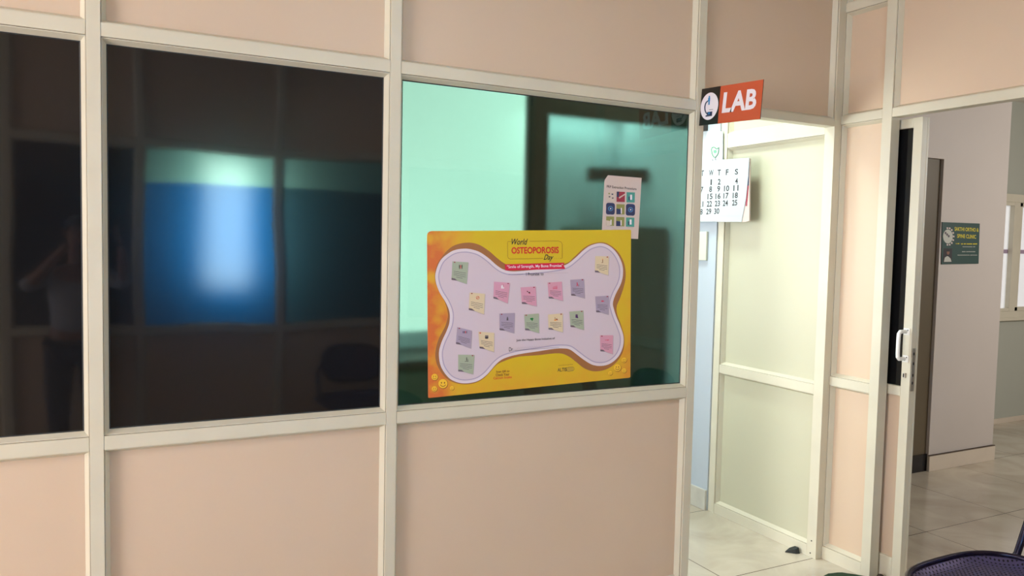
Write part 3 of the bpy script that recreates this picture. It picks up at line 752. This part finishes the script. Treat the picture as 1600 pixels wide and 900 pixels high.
for (c, col, ic) in notes:
    mb = MB(); a, b, cc, d = (Vector(c[0:2]), Vector(c[2:4]), Vector(c[4:6]), Vector(c[6:8]))
    bl = a.lerp(d, .92)
    ed = [a, b, cc, cc.lerp(d, .35) + Vector((0, -.3)), cc.lerp(d, .7) + Vector((0, -1.2)), d, bl]
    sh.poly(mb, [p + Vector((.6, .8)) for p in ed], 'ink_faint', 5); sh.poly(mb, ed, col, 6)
    sh.poly(mb, [d, cc.lerp(d, .6) + Vector((0, -1)), d.lerp(cc, .22) + Vector((0, -3.2)), a.lerp(d, .9)], 'fold_dark', 7)
    ctr = (a + b + cc + d) / 4; w = (b - a).length
    icon(mb, ic, a.lerp(b, .52).x, a.lerp(d, .28).y + .6, .95)
    for k in range(4):
        f = .52 + .09 * k; l = a.lerp(d, f); r = b.lerp(cc, f); t0, t1 = (.12, .9) if k < 3 else (.3, .7)
        pts = [l.lerp(r, t0 + (t1 - t0) * i / 16) + Vector((0, rnd.uniform(-.22, .22))) for i in range(17)]
        sh.line(mb, pts, .62, 'ink_soft', 7)
    pin = a.lerp(b, .88 if ic in ('milk', 'pills', 'yoga', 'bend', 'fish', 'walker', 'food', 'book', 'group') else .14) + Vector((0, 1.2))
    if ic == 'group': pin = a.lerp(b, .12) + Vector((0, 2))
    sh.disc(mb, pin, 1.3, 'red_ink' if ic == 'group' else 'photo_red', 7, ry=.9, n=10)
    mb.build('promise_note', poster)

# ------------------------------------------------------------------ procedure leaflet
leafl = tag(empty('leaflet', at(970, 325, 1, .0355)), 'white printed sheet with nine small photos stuck on green glass above the yellow poster', 'leaflet')
s2 = Sheet(1, .0355, (0, -1, 0), .0003)
mb = MB(); mb.prism([s2.P(p, 0) for p in [(950, 273.8), (1002.5, 278), (997, 373.4), (940, 371), (944.3, 285), (945, 281)]], (0, .0005, 0), 'paper'); mb.build('sheet', leafl)
mb = MB(); s2.text(mb, 'PRP Extraction Procedure', (948, 289.3), (994.5, 293.3), (948, 293.3), 'ink', 1, bold=.014); mb.build('title', leafl)
xs = [(948, 960.5), (963.5, 976.5), (979, 992)]; ys = [(298.5, 314.5), (318, 334), (338, 352.5)]
kinds = [['photo_pale', 'photo_red', 'photo_teal'], ['photo_navy', 'photo_olive', 'photo_navy'], ['photo_olive', 'photo_olive', 'photo_teal']]
for r in range(3):
    for c in range(3):
        mb = MB(); x0, x1 = xs[c]; x0 -= r * .4; x1 -= r * .4; y0, y1 = ys[r]; dy = (x0 - 948) * .055
        q = [(x0, y0 + dy), (x1, y0 + dy + .5), (x1 - .3, y1 + dy + .5), (x0 - .3, y1 + dy)]
        cx, cy = (x0 + x1) / 2, (y0 + y1) / 2 + dy
        k = kinds[r][c]
        if k == 'photo_navy':
            q = smooth_loop([Vector(p).lerp(Vector((cx, cy)), .0) for p in q[:1]] + [Vector(((q[0][0] + q[1][0]) / 2, q[0][1] - 1)), Vector(q[1]), Vector((x1 + .6, cy)), Vector(q[2]), Vector((cx, y1 + dy + 1)), Vector(q[3]), Vector((x0 - .6, cy))], 3)
        s2.poly(mb, q, k, 1)
        if k == 'photo_navy':
            s2.disc(mb, (cx, cy), 4.4, 'ink_soft', 2); s2.disc(mb, (cx, cy), 3.7, 'blue_ink', 3); s2.disc(mb, (cx, cy), 2.6, 'photo_navy', 4); s2.disc(mb, (cx, cy), 1, 'sign_white', 5)
        elif k == 'photo_pale':
            for a, b, m in ((-2.5, -4, 'photo_olive'), (2.5, -3, 'photo_navy'), (-2, 1, 'ink_soft'), (3, 3, 'ink_soft')): s2.poly(mb, [(cx + a - 1.4, cy + b - 1), (cx + a + 1.4, cy + b - 1), (cx + a + 1.2, cy + b + 1), (cx + a - 1.2, cy + b + 1)], m, 2)
        elif k == 'photo_red':
            s2.poly(mb, [(x0, y0 + dy), (x0 + 4, y0 + dy), (x0 + 3, y0 + dy + 9), (x0, y0 + dy + 8)], 'photo_navy', 2); s2.poly(mb, [(x0 + 3, cy + 1), (x1, y0 + dy + 3), (x1, y0 + dy + 5), (x0 + 4, cy + 3)], 'photo_pale', 3)
        elif k == 'photo_olive':
            s2.poly(mb, [(x0, cy - 1), (cx, cy), (cx, y1 + dy), (x0, y1 + dy)], 'photo_navy' if c == 1 else 'photo_pale', 2)
            s2.poly(mb, [(cx + .3, cy - 2), (cx + 1.8, cy - 2), (cx + 1.8, y1 + dy - 1), (cx + .3, y1 + dy - 1)], 'sign_white', 3)
        else:
            s2.poly(mb, [(cx - 1, cy - 4), (cx + 2, cy - 4), (cx + 2, cy + 4), (cx - 1, cy + 4)], 'sign_white', 2); s2.poly(mb, [(cx - 3.5, cy - 1), (cx - 1.6, cy - 1), (cx - 1.6, cy + 5), (cx - 3.5, cy + 5)], 'photo_navy', 2)
        s2.line(mb, [(x0 + 1, y1 + dy + 1.3), (x1 - 2, y1 + dy + 1.7)], .5, 'ink_faint', 1)
        mb.build('printed_photo', leafl)

# ------------------------------------------------------------------ LAB flag sign
SX = 1.566
sg_ = tag(empty('lab_sign', (SX, -.2, 2.4)), 'red and black LAB sign with a microscope sticking out above the doorway', 'sign')
s3 = Sheet(0, SX, (-1, 0, 0), .0005)
mb = MB(); mb.prism([s3.P(p, 0) for p in [(1097, 139.2), (1193, 124), (1187.5, 186), (1092.3, 196.5)]], (.004, 0, 0), 'sign_red', 'sign_black')
mb.build('board', sg_, .0006)
mb = MB(); s3.poly(mb, [(1097, 139.2), (1126.3, 134.4), (1121.5, 193.3), (1092.3, 196.5)], 'sign_black', 1)
mb.build('black_field', sg_)
mb = MB()
circ = [(1108.7 + 13.8 * math.cos(t) - 1.2 * math.sin(t), 166 + 21.3 * math.sin(t) - 2.6 * math.cos(t)) for t in [2 * math.pi * i / 36 for i in range(36)]]
s3.poly(mb, circ, 'sign_white', 2)
s3.poly(mb, [(1107.8, 150), (1109.8, 149.6), (1109.2, 163.5), (1107.0, 164)], 'blue_ink', 3)
s3.poly(mb, [(1107.0, 153), (1110.2, 152.4), (1109.9, 158), (1106.7, 158.6)], 'blue_ink', 4)
arc = [(1107, 157.5), (1103.6, 160.5), (1101.8, 166), (1102, 172), (1103.8, 176.5), (1106, 178.5)]
s3.line(mb, smooth_loop(arc, 4, False), 1.8, 'navy_ink', 3)
s3.poly(mb, [(1103, 180.4), (1113, 178.6), (1112.8, 181), (1102.6, 182.6)], 'navy_ink', 3)
s3.poly(mb, [(1105.5, 175.2), (1113.5, 174), (1113, 178.6), (1104.8, 180)], 'navy_ink', 4)
s3.poly(mb, [(1107, 176), (1110, 175.4), (1109.6, 178.4), (1106.6, 178.8)], 'blue_ink', 5)
s3.line(mb, [(1108.3, 171.6), (1114.5, 171)], .8, 'ink_soft', 3)
mb.build('microscope_emblem', sg_)
mb = MB(); s3.text(mb, 'LAB', (1131.5, 144.4), (1184.5, 137.6), (1127.8, 176.8), 'sign_white', 2, bold=.035); mb.build('lettering', sg_)

# ------------------------------------------------------------------ calendar in the lab
CX = 2.462
cal = tag(empty('calendar', (CX, .8, 2.08)), 'white month calendar with large grey dates hanging inside the lab doorway', 'calendar')
s4 = Sheet(0, CX, (-1, 0, 0), .0004)
bl_ = at(1060, 345.5, 0, CX); 
mb = MB()
page = [(1060, 262), (1100, 252.6), (1133, 249), (1170.5, 246.6), (1169, 275), (1165.5, 310), (1158.5, 346.5), (1060, 346)]
mb.prism([s4.P(p, 0) for p in page], (.003, 0, 0), 'paper_white'); mb.build('month_page', cal)
mb = MB(); p0 = [(1168, 250), (1171, 248.5), (1170.5, 290), (1168, 340), (1166.3, 345.5), (1160, 344), (1166, 310)]
p0 = [s4.P(p, -14) for p in p0]
mb.prism([s4.P(p, -9) for p in [(1162, 249), (1170.6, 247.5), (1170, 345.2), (1164, 346.8), (1120, 347), (1120, 250)]], (.010, 0, 0), 'paper'); mb.build('page_block', cal)
mb = MB(); s4.poly(mb, [(1169.2, 254), (1170.4, 253), (1169.6, 290), (1166.5, 290)], 'navy_ink', -8.5)
s4.poly(mb, [(1166.5, 290), (1169.6, 290), (1166.8, 322), (1164, 322)], 'photo_red', -8.5); mb.build('page_edges', cal)
mb = MB()
cx_ = {'S': 1151, 'F': 1136.5, 'T2': 1124, 'W': 1111.5, 'T1': 1098}
def glyph(t, x, y, w, h, m='ink', slant=-1.0):
    mb = MB()
    s4.text(mb, t, (x - w / 2, y - h / 2), (x + w / 2, y - h / 2 + slant * w / 14), (x - w / 2 - .3, y + h / 2), m, 1, bold=.022)
    mb.build('date' if t.isdigit() else 'weekday', cal)
for t, c, w in (('S', 'S', 5), ('F', 'F', 4.2), ('T', 'T2', 5), ('W', 'W', 7), ('T', 'T1', 5)): glyph(t, cx_[c], 268.5 + (1151 - cx_[c]) * .045, w, 9)
rows = [(283, {'W': '1', 'T2': '2', 'S': '4'}), (294, {'T1': '7', 'W': '8', 'T2': '9', 'F': '10', 'S': '11'}), (305.5, {'W': '15', 'T2': '16', 'F': '17', 'S': '18'}),
        (317, {'T1': '21', 'W': '22', 'T2': '23', 'F': '24', 'S': '25'}), (329, {'T1': '28', 'W': '29', 'T2': '30'})]
for i, (y, r) in enumerate(rows):
    for c, t in r.items():
        x = cx_[c] - (y - 283) * .085; w = 4.4 * len(t) if t not in ('1',) else 2.2
        glyph(t, x, y + (1151 - cx_[c]) * .045, w if len(t) < 2 else 8.0, 9)
s4.line(mb, [(1075, 337.5), (1160, 337.5)], .25, 'ink_faint', 1)
s4.text(mb, 'october', (1138, 340), (1148, 340), (1138, 342), 'ink_faint', 1) if False else None
mb.build('fine_print', cal)
mb = MB()
s5 = Sheet(0, 2.497, (-1, 0, 0), .0005)
mb.prism([s5.P(p, 0) for p in [(1070, 205), (1129.5, 205), (1129, 262), (1070, 262)]], (.0015, 0, 0), 'paper_white')
mb.build('header_card', cal)
mb = MB()
s5.line(mb, smooth_loop([(1112, 232), (1116, 230), (1120, 233), (1123, 231), (1122, 240), (1117, 246), (1113, 241)], 3), 1.2, 'leaf_ink', 1, True)
s5.disc(mb, (1117.5, 237), 2.6, 'green_soft', 2); s5.disc(mb, (1116.2, 235.5), .6, 'leaf_ink', 3, n=8); s5.disc(mb, (1119, 235.5), .6, 'leaf_ink', 3, n=8)
s5.line(mb, smooth_loop([(1123.5, 230), (1122.5, 240), (1118, 247), (1119, 251)], 4, False), 1, 'ink_soft', 1)
s5.line(mb, [(1113, 249), (1115.5, 253)], .9, 'ink_soft', 1)
mb.build('emblem', cal)

sw = tag(empty('switch_plate', at(1092, 385, 0, 2.488)), 'beige switch plate on the white lab wall just below the calendar', 'switch')
mb = MB(); a = at(1080, 362, 0, 2.488); b = at(1103.5, 407, 0, 2.488)
mb.box(2.482, 2.4995, b.y, a.y, b.z, a.z, 'beige_plastic'); mb.build('plate', sw, .003)
mb = MB(); mb.box(2.478, 2.482, (a.y * .7 + b.y * .3), a.y - .02, b.z + .05, a.z - .05, 'white_plastic'); mb.build('rocker', sw, .002)

# dark bar fixed to the lab's side wall, blurred by the green glass
r1 = at(1010, 275, 0, 2.497); z = r1.z
d = CF + CR * ((918 - 800) / FPX) + CU * ((450 - 272) / FPX); t = (z - CAM.z) / d.z; l1 = CAM + d * t
v = (Vector((r1.x, r1.y, z)) - Vector((l1.x, l1.y, z)))
bar = MB(); c = Vector((l1.x, l1.y, z)) + v / 2; u_ = v.normalized()
bar.obox(c, v / 2, Vector((-u_.y, u_.x, 0)) * .04, Vector((0, 0, .05)), 'black')
bo = bar.build('wall_bracket', None, .004); tag(bo, 'dark bar fixed to the lab wall, blurred behind the green glass above the leaflet', 'bracket')

# tube fittings, and dark lab furniture added to deepen the green glass
def batten(name, label, x0, x1, y0, y1, z0, z1):
    t = tag(empty(name, ((x0 + x1) / 2, (y0 + y1) / 2, z0)), label, 'light fitting')
    mb = MB(); mb.box(x0, x1, y0, y1, z0, z1, 'white_plastic'); mb.build('housing', t, .004)
    for x in (x0, x1):
        mb = MB(); mb.box(x - .012, x + .012, y0 + .01, y1 - .01, z0 - .012, z1 - .004, 'beige_plastic'); mb.build('end_cap', t, .003)
batten('tube_light', 'unseen white tube fitting added on the waiting room ceiling', .3, 1.5, -2.38, -2.22, 3.225, 3.249)  # made-up housing for the added room lamp
batten('tube_light', 'unseen white tube fitting added on the lab ceiling', 1.45, 2.35, .94, 1.06, 3.18, 3.249)  # made-up housing for the added lamp above the lab floor
batten('tube_light', 'white tube light fitting on the lab back wall behind the dark beam', 1.75, 2.45, 1.86, 1.998, 2.71, 2.76)
bn = tag(empty('filler_bench', (1.1, 1.75, 0)), 'dark bench added under the bright lab window to darken the lower green glass', 'bench')  # added dark mass that deepens the glass below the poster
mb = MB(); mb.box(.02, 1.90, 1.42, 1.995, .97, 1.01, 'black'); mb.build('worktop', bn, .004)
mb = MB(); mb.box(.03, 1.88, 1.46, 1.995, .0, .97, 'cabinet_green'); mb.build('cabinet', bn, .003)
for k in range(4):
    mb = MB(); mb.box(.05 + k * .46, .49 + k * .46, 1.442, 1.46, .08, .94, 'cabinet_green'); d_ = mb.build('cabinet_door', bn, .003)
    mb = MB(); mb.tube([(.45 + k * .46, 1.44, .6), (.45 + k * .46, 1.42, .61), (.45 + k * .46, 1.42, .72), (.45 + k * .46, 1.44, .73)], .006, 'steel', 8); mb.build('pull', d_)
cb = tag(empty('filler_cupboard', (2.25, 1.65, 0)), 'dark green cupboard added against the lab pier to darken the right of the green glass', 'cupboard')  # added dark mass in front of the white pier, deepens the glass there
mb = MB(); mb.box(1.99, 2.475, 1.36, 1.99, .03, 1.86, 'cabinet_green'); mb.build('body', cb, .006)
for (x0, x1) in ((2.0, 2.228), (2.236, 2.465)):
    mb = MB(); mb.box(x0, x1, 1.343, 1.36, .08, 1.83, 'cabinet_green'); d_ = mb.build('door', cb, .003)
    xh = x1 - .03 if x0 < 2.1 else x0 + .03
    mb = MB(); mb.tube([(xh, 1.342, .95), (xh, 1.32, .96), (xh, 1.32, 1.06), (xh, 1.342, 1.07)], .006, 'steel', 8); mb.build('pull', d_)
mb = MB()
for x in (2.01, 2.44):
    for y in (1.38, 1.94): mb = MB(); mb.box(x, x + .025, y, y + .025, 0, .03, 'black'); mb.build('foot', cb)

# ------------------------------------------------------------------ hall notice
s6 = Sheet(1, .8795, (0, -1, 0), .0008)
nt_ = tag(empty('clinic_sign', at(1500, 380, 1, .8795)), 'dark green clinic sign with yellow lettering on the pale hall pillar', 'sign')
mb = MB(); mb.prism([s6.P(p, 0) for p in [(1472.3, 347), (1531, 349.3), (1529, 412), (1471, 413)]], (0, .0045, 0), 'sign_green', 'sign_black'); mb.build('board', nt_)
mb = MB()
s6.text(mb, 'SAKTHI ORTHO &', (1491.5, 354.6), (1529, 356.4), (1491.5, 360.6), 'yellow_ink', 1, bold=.02)
mb.build('lettering', nt_); mb = MB()
s6.text(mb, 'SPINE CLINIC', (1495.5, 365.5), (1525, 367), (1495.5, 371.6), 'yellow_ink', 1, bold=.02)
for y, x0, x1, m, w in ((380.7, 1493.5, 1500, 'yellow_ink', 2), (381.2, 1501.5, 1528, 'yellow_ink', 2), (385.6, 1504, 1524, 'pale_ink', 1.1), (393.3, 1503, 1524.5, 'pale_ink', 1.3), (398.6, 1495, 1528, 'pale_ink', 1.1)):
    mb.build('lettering', nt_); mb = MB()
    n = int((x1 - x0) / 1.1)
    for i in range(n):
        xx = x0 + i * 1.1
        if rnd.random() < .88: s6.poly(mb, [(xx, y - w / 2 * rnd.uniform(.7, 1)), (xx + .85, y - w / 2), (xx + .85, y + w / 2), (xx, y + w / 2 * rnd.uniform(.6, 1))], m, 1)
mb.build('lettering', nt_)
mb = MB(); s6.disc(mb, (1481, 369.5), 7.6, 'pale_ink', 1, ry=11)
for i in range(9):
    a = math.radians(-100 + 25 * i); cx, cy = 1481.5 + 8.4 * math.cos(a), 369.5 + 13.2 * math.sin(a)
    s6.poly(mb, [(cx - 1.3, cy - 1.5), (cx + 1.3, cy - 1.1), (cx + 1.1, cy + 1.5), (cx - 1.2, cy + 1.2)], 'paper', 2)
for a in (-3, -.5, 2): s6.disc(mb, (1480.2 + a, 367 + a), 1.4, 'ink_soft', 2, ry=2)
mb.build('round_emblem', nt_)
mb = MB(); s6.poly(mb, [(1474.5, 388), (1487.5, 388.3), (1487, 409.6), (1473, 409.8)], 'ink', 1)
s6.disc(mb, (1481.2, 394.5), 2.2, 'skin', 2, ry=3.6); s6.disc(mb, (1481, 391.5), 2.3, 'hair', 3, ry=1.6)
s6.poly(mb, [(1474.5, 409.2), (1476, 402.5), (1479.6, 400), (1482, 401), (1485, 404), (1486.5, 409)], 'pale_ink', 2)
mb.build('portrait', nt_)

# ------------------------------------------------------------------ small things on the floor
p = at(1241, 862, 2, 0)
mb = MB()
vs = [(-.045, -.004, 0), (.0, -.03, 0), (.03, -.024, 0), (.034, .02, 0), (0, .024, 0), (-.04, -.004, .008), (.0, -.022, .026), (.026, -.018, .036), (.028, .014, .034), (0, .018, .022)]
vs = [(p.x + CR.x * a - .02, p.y + CR.y * a + b, c) for a, b, c in vs]
mb.mesh(vs, [(0, 1, 2, 3, 4), (5, 6, 7, 8, 9), (0, 1, 6, 5), (1, 2, 7, 6), (2, 3, 8, 7), (3, 4, 9, 8), (4, 0, 5, 9)], 'rubber')
tag(mb.build('door_wedge', None, .003), 'small black rubber wedge on the lab floor by the partition foot', 'door wedge')
mb = MB(); o_ = Vector((2.44, -.20, 0)); ang = math.radians(-147)
ring = []
N = 60; A, B = .30, .21
ex = Vector((math.cos(ang), math.sin(ang), 0)); ey = Vector((-ex.y, ex.x, 0)); cen = Vector((2.30, -.46, 0))
for i in range(N):
    t = 2 * math.pi * i / N; c_, s_ = math.cos(t), math.sin(t)
    r_ = 1 / ((abs(c_) ** 3.2 + abs(s_) ** 3.2) ** (1 / 3.2)) * (1 + rnd.uniform(-.012, .012))
    ring.append(cen + ex * (A * r_ * c_) + ey * (B * r_ * s_) + Vector((0, 0, .001)))
mb.prism(ring, (0, 0, .014), 'mat_green')
tag(mb.build('door_mat', None, .004), 'dark green bristly doormat on the floor before the lab doorway', 'doormat')
p = at(1374, 899, 2, .0)
mb = MB(); q_ = Vector((2.592, -.352, 0))
mb.tube([q_ + Vector((0, 0, .0)), q_ + Vector((0, 0, .02)), q_ + Vector((0, 0, .034)), q_ + Vector((0, 0, .040))], [.02, .021, .016, .006], 'dark_brown', 16)
tag(mb.build('floor_stop', None), 'small dark door stop on the floor at the foot of the doorway post', 'door stop')

# ------------------------------------------------------------------ perforated metal waiting chairs
def sup(a, b, n, t):
    c, s = math.cos(t), math.sin(t); return (math.copysign(abs(c) ** (2 / n), c) * a, math.copysign(abs(s) ** (2 / n), s) * b)
def chair(name, label, loc, rz, group):
    """faces local -x, back at +x"""
    r = empty(name); tag(r, label, 'chair', group)
    A, B, Z = .365, .37, .465; N = 56
    mb = MB(); rings = []
    prof = [(1.0, 0), (.965, -.006), (.93, -.020), (.86, -.030), (.6, -.040), (.3, -.044)]
    for k, dz in prof: rings.append([(sup(A * k, B * k, 3.2, 2 * math.pi * i / N)[0], sup(A * k, B * k, 3.2, 2 * math.pi * i / N)[1], Z + dz) for i in range(N)])
    vs = [p for q in rings for p in q] + [(0, 0, Z - .045)]
    fs = [(k * N + i, k * N + (i + 1) % N, (k + 1) * N + (i + 1) % N, (k + 1) * N + i) for k in range(len(rings) - 1) for i in range(N)]
    fs += [((len(rings) - 1) * N + i, (len(rings) - 1) * N + (i + 1) % N, len(vs) - 1) for i in range(N)]
    mb.mesh(vs, fs, 'perforated_metal'); o = mb.build('seat', r, smooth=True)
    md = o.modifiers.new('solid', 'SOLIDIFY'); md.thickness = .003
    mb = MB(); mb.tube([(*sup(A + .004, B + .004, 3.2, 2 * math.pi * i / N), Z + .002) for i in range(N)], .012, 'chair_tube', 10, closed=True)
    mb.build('seat_rim', r, smooth=True)
    # back rest: curved rounded plate leaning back
    def BK(u, w):  # u across -1..1, w up 0..1
        return Vector((.485 + .01 * w - .05 * u * u, .25 * u, Z + .07 + .30 * w))
    ol = [sup(1, .5, 3, 2 * math.pi * i / N) for i in range(N)]
    mb = MB(); rings = [[BK(a * k, .5 + b * k) for a, b in ol] for k in (1, .8, .55, .3)]
    vs = [p for q in rings for p in q] + [BK(0, .5)]
    fs = [(k * N + i, k * N + (i + 1) % N, (k + 1) * N + (i + 1) % N, (k + 1) * N + i) for k in range(3) for i in range(N)]
    fs += [(3 * N + i, 3 * N + (i + 1) % N, len(vs) - 1) for i in range(N)]
    mb.mesh(vs, fs, 'perforated_metal'); o = mb.build('backrest', r, smooth=True)
    md = o.modifiers.new('solid', 'SOLIDIFY'); md.thickness = .003
    mb = MB(); mb.tube([BK(a, .5 + b) for a, b in ol], .012, 'chair_tube', 10, closed=True); mb.build('back_rim', r, smooth=True)
    for s in (-1, 1):
        mb = MB(); mb.tube([(.24, s * .27, Z - .062), (.36, s * .29, Z - .045), (.405, s * .285, Z - .01), (.43, s * .285, Z + .04), (.475, s * .28, Z + .15), (.48, s * .24, Z + .22)], .015, 'chair_tube', 10); mb.build('back_support', r, smooth=True)
        for f in (-1, 1):
            mb = MB(); mb.tube([(f * .2, s * .22, Z - .064), (f * .235, s * .25, .2), (f * .26, s * .27, 0.0)], .014, 'chair_tube', 10); mb.build('leg', r, smooth=True)
    r.location = loc; r.rotation_euler = (0, 0, rz)
    return r
c1 = chair('waiting_chair', 'dark purple perforated metal chair at the lower right, before the hall doorway', (2.035, -1.405, 0), math.radians(1), None)
c2 = chair('waiting_chair', 'perforated metal chair by the back partition, seen only mirrored in the dark glass', (.85, -2.90, 0), math.radians(-90), None)

# ------------------------------------------------------------------ the photographer, seen only as a reflection in the dark pane
def skin_mesh(name, nodes, edges, m, parent, root=0, sub=2):
    me = bpy.data.meshes.new(name); me.from_pydata([n[0] for n in nodes], edges, []); me.materials.append(M[m])
    o = bpy.data.objects.new(name, me); COL.objects.link(o); o.parent = parent
    md = o.modifiers.new('skin', 'SKIN'); md.use_smooth_shade = True
    for i, n in enumerate(nodes):
        rr = n[1]; sv = me.skin_vertices[0].data[i]; sv.radius = rr if isinstance(rr, tuple) else (rr, rr); sv.use_root = (i == root)
    s_ = o.modifiers.new('sub', 'SUBSURF'); s_.levels = sub; s_.render_levels = sub
    return o
per = tag(empty('person'), 'person in pale shirt and dark trousers holding up a phone, mirrored in the dark pane', 'person')
px, py = -1.20, -3.27
H = [((px, py, .96), (.15, .105)), ((px, py, 1.12), (.145, .10)), ((px, py, 1.30), (.165, .105)), ((px, py, 1.43), (.155, .09)), ((px, py + .005, 1.52), .055), ((px + .01, py + .02, 1.60), .06), ((px + .02, py + .035, 1.70), (.078, .092)), ((px + .02, py + .03, 1.80), (.070, .082)),
     ((px - .19, py, 1.44), .058), ((px - .29, py + .08, 1.36), .046), ((px + .02 - .06, py + .195, 1.66), .028),
     ((px + .19, py, 1.44), .058), ((px + .33, py + .07, 1.38), .046), ((px + .31, py + .20, 1.66), .028),
     ((px - .095, py, .90), .095), ((px - .11, py + .01, .50), .060), ((px - .12, py, .09), .040), ((px - .125, py + .12, .045), .036),
     ((px + .095, py, .90), .095), ((px + .12, py + .01, .50), .060), ((px + .15, py, .09), .040), ((px + .16, py + .12, .045), .036)]
Ed = [(0, 1), (1, 2), (2, 3), (3, 4), (4, 5), (5, 6), (6, 7), (3, 8), (8, 9), (9, 10), (3, 11), (11, 12), (12, 13), (0, 14), (14, 15), (15, 16), (16, 17), (0, 18), (18, 19), (19, 20), (20, 21)]
skin_mesh('body', H, Ed, 'skin', per)
g = .012
def grow(idx, e): return [(H[i][0], tuple(r + e for r in H[i][1]) if isinstance(H[i][1], tuple) else H[i][1] + e) for i in idx]
T = grow([0, 1, 2, 3, 8, 9, 11, 12], .016); T[0] = ((px, py, .98), (.17, .125)); T.append(((px - .265, py + .11, 1.43), .05)); T.append(((px + .325, py + .10, 1.44), .05))
skin_mesh('shirt', T, [(0, 1), (1, 2), (2, 3), (3, 4), (4, 5), (5, 8), (3, 6), (6, 7), (7, 9)], 'shirt', per)
T = grow([0, 14, 15, 16, 18, 19, 20], .02); T[0] = ((px, py, .97), (.165, .118))
skin_mesh('trousers', T, [(0, 1), (1, 2), (2, 3), (0, 4), (4, 5), (5, 6)], 'trousers', per)
for s_, i in ((-1, 17), (1, 21)):
    q = H[i][0]
    skin_mesh('shoe', [((q[0], q[1] - .17, .045), .045), ((q[0], q[1] - .06, .045), .045), ((q[0], q[1] + .05, .04), .040)], [(0, 1), (1, 2)], 'shoe', per, sub=1)
mb = MB()  # hair cap
bm = bmesh.new(); bmesh.ops.create_uvsphere(bm, u_segments=20, v_segments=12, radius=1)
hv = [v.co.copy() for v in bm.verts]; hf = [tuple(v.index for v in f.verts) for f in bm.faces if f.calc_center_median().z > -.1 or f.calc_center_median().y < -.35]
bm.free()
mb.mesh([(px + .02 + v.x * .088, py + .018 + v.y * .098, 1.785 + v.z * .085) for v in hv], hf, 'hair'); mb.build('hair', per, smooth=True)
mb = MB(); hc = Vector((px + .02, py + .03, 1.73))
mb.mesh([hc + Vector(v) for v in ((-.012, .088, -.02), (.012, .088, -.02), (0, .112, -.022), (0, .085, .02))], [(0, 1, 2), (0, 2, 3), (1, 3, 2), (0, 3, 1)], 'skin'); mb.build('nose', per)
mb = MB(); mb.tube([hc + Vector((-.022, .088, -.052)), hc + Vector((0, .094, -.053)), hc + Vector((.022, .088, -.052))], .004, 'photo_red', 8); mb.build('mouth', per)
for s_ in (-1, 1):
    mb = MB(); mb.tube([hc + Vector((s_ * .03 - .01, .082, .02)), hc + Vector((s_ * .03, .088, .021)), hc + Vector((s_ * .03 + .01, .082, .02))], .006, 'ink', 8); mb.build('eye', per)
    mb = MB(); mb.tube([hc + Vector((s_ * .078, 0, .02)), hc + Vector((s_ * .09, -.012, .01)), hc + Vector((s_ * .086, -.005, -.02)), hc + Vector((s_ * .076, .0, -.028))], [.008, .01, .009, .006], 'skin', 8); mb.build('ear', per)
def hand(w, out, side, tip):
    """palm from wrist w, four fingers curling round the phone and a thumb"""
    w = Vector(w); out = Vector(out); up = Vector((0, 0, 1)); fw = Vector((0, 1, 0))
    nodes = [((w), (.022, .016)), ((w + out * .045), (.030, .014)), ((w + out * .075), (.028, .012))]; e = [(0, 1), (1, 2)]
    nodes = [(tuple(n[0]), n[1]) for n in nodes]
    skin_mesh('palm', nodes, e, 'skin', per, sub=1)
    for k, (dz, L) in enumerate(((.024, .030), (.008, .034), (-.008, .031), (-.022, .024))):
        b = w + out * .075 + up * dz; q1 = b + out * L * .7 + fw * .008; q2 = q1 + out * L * .5 + fw * .012 - side * .006; q3 = q2 + side * -.012 + fw * .010
        skin_mesh('finger', [(tuple(b), .0085), (tuple(q1), .0085), (tuple(q2), .0078), (tuple(q3), .007)], [(0, 1), (1, 2), (2, 3)], 'skin', per, sub=1)
    b = w + out * .03 - side * .018
    skin_mesh('thumb', [(tuple(b), .011), (tuple(b - side * .022 + out * .02), .010), (tuple(b - side * .03 + out * .045), .008)], [(0, 1), (1, 2)], 'skin', per, sub=1)
hand((-1.158, -3.075, 1.665), Vector((.35, .1, .93)).normalized(), Vector((-1, 0, 0)), None)
hand((-.892, -3.07, 1.665), Vector((-.25, .1, .95)).normalized(), Vector((1, 0, 0)), None)
mb = MB(); mb.box(-1.09, -.94, -3.042, -3.034, 1.692, 1.767, 'black')
ph = mb.build('phone', None, .003); tag(ph, 'dark phone held level in two hands by the mirrored photographer', 'phone')
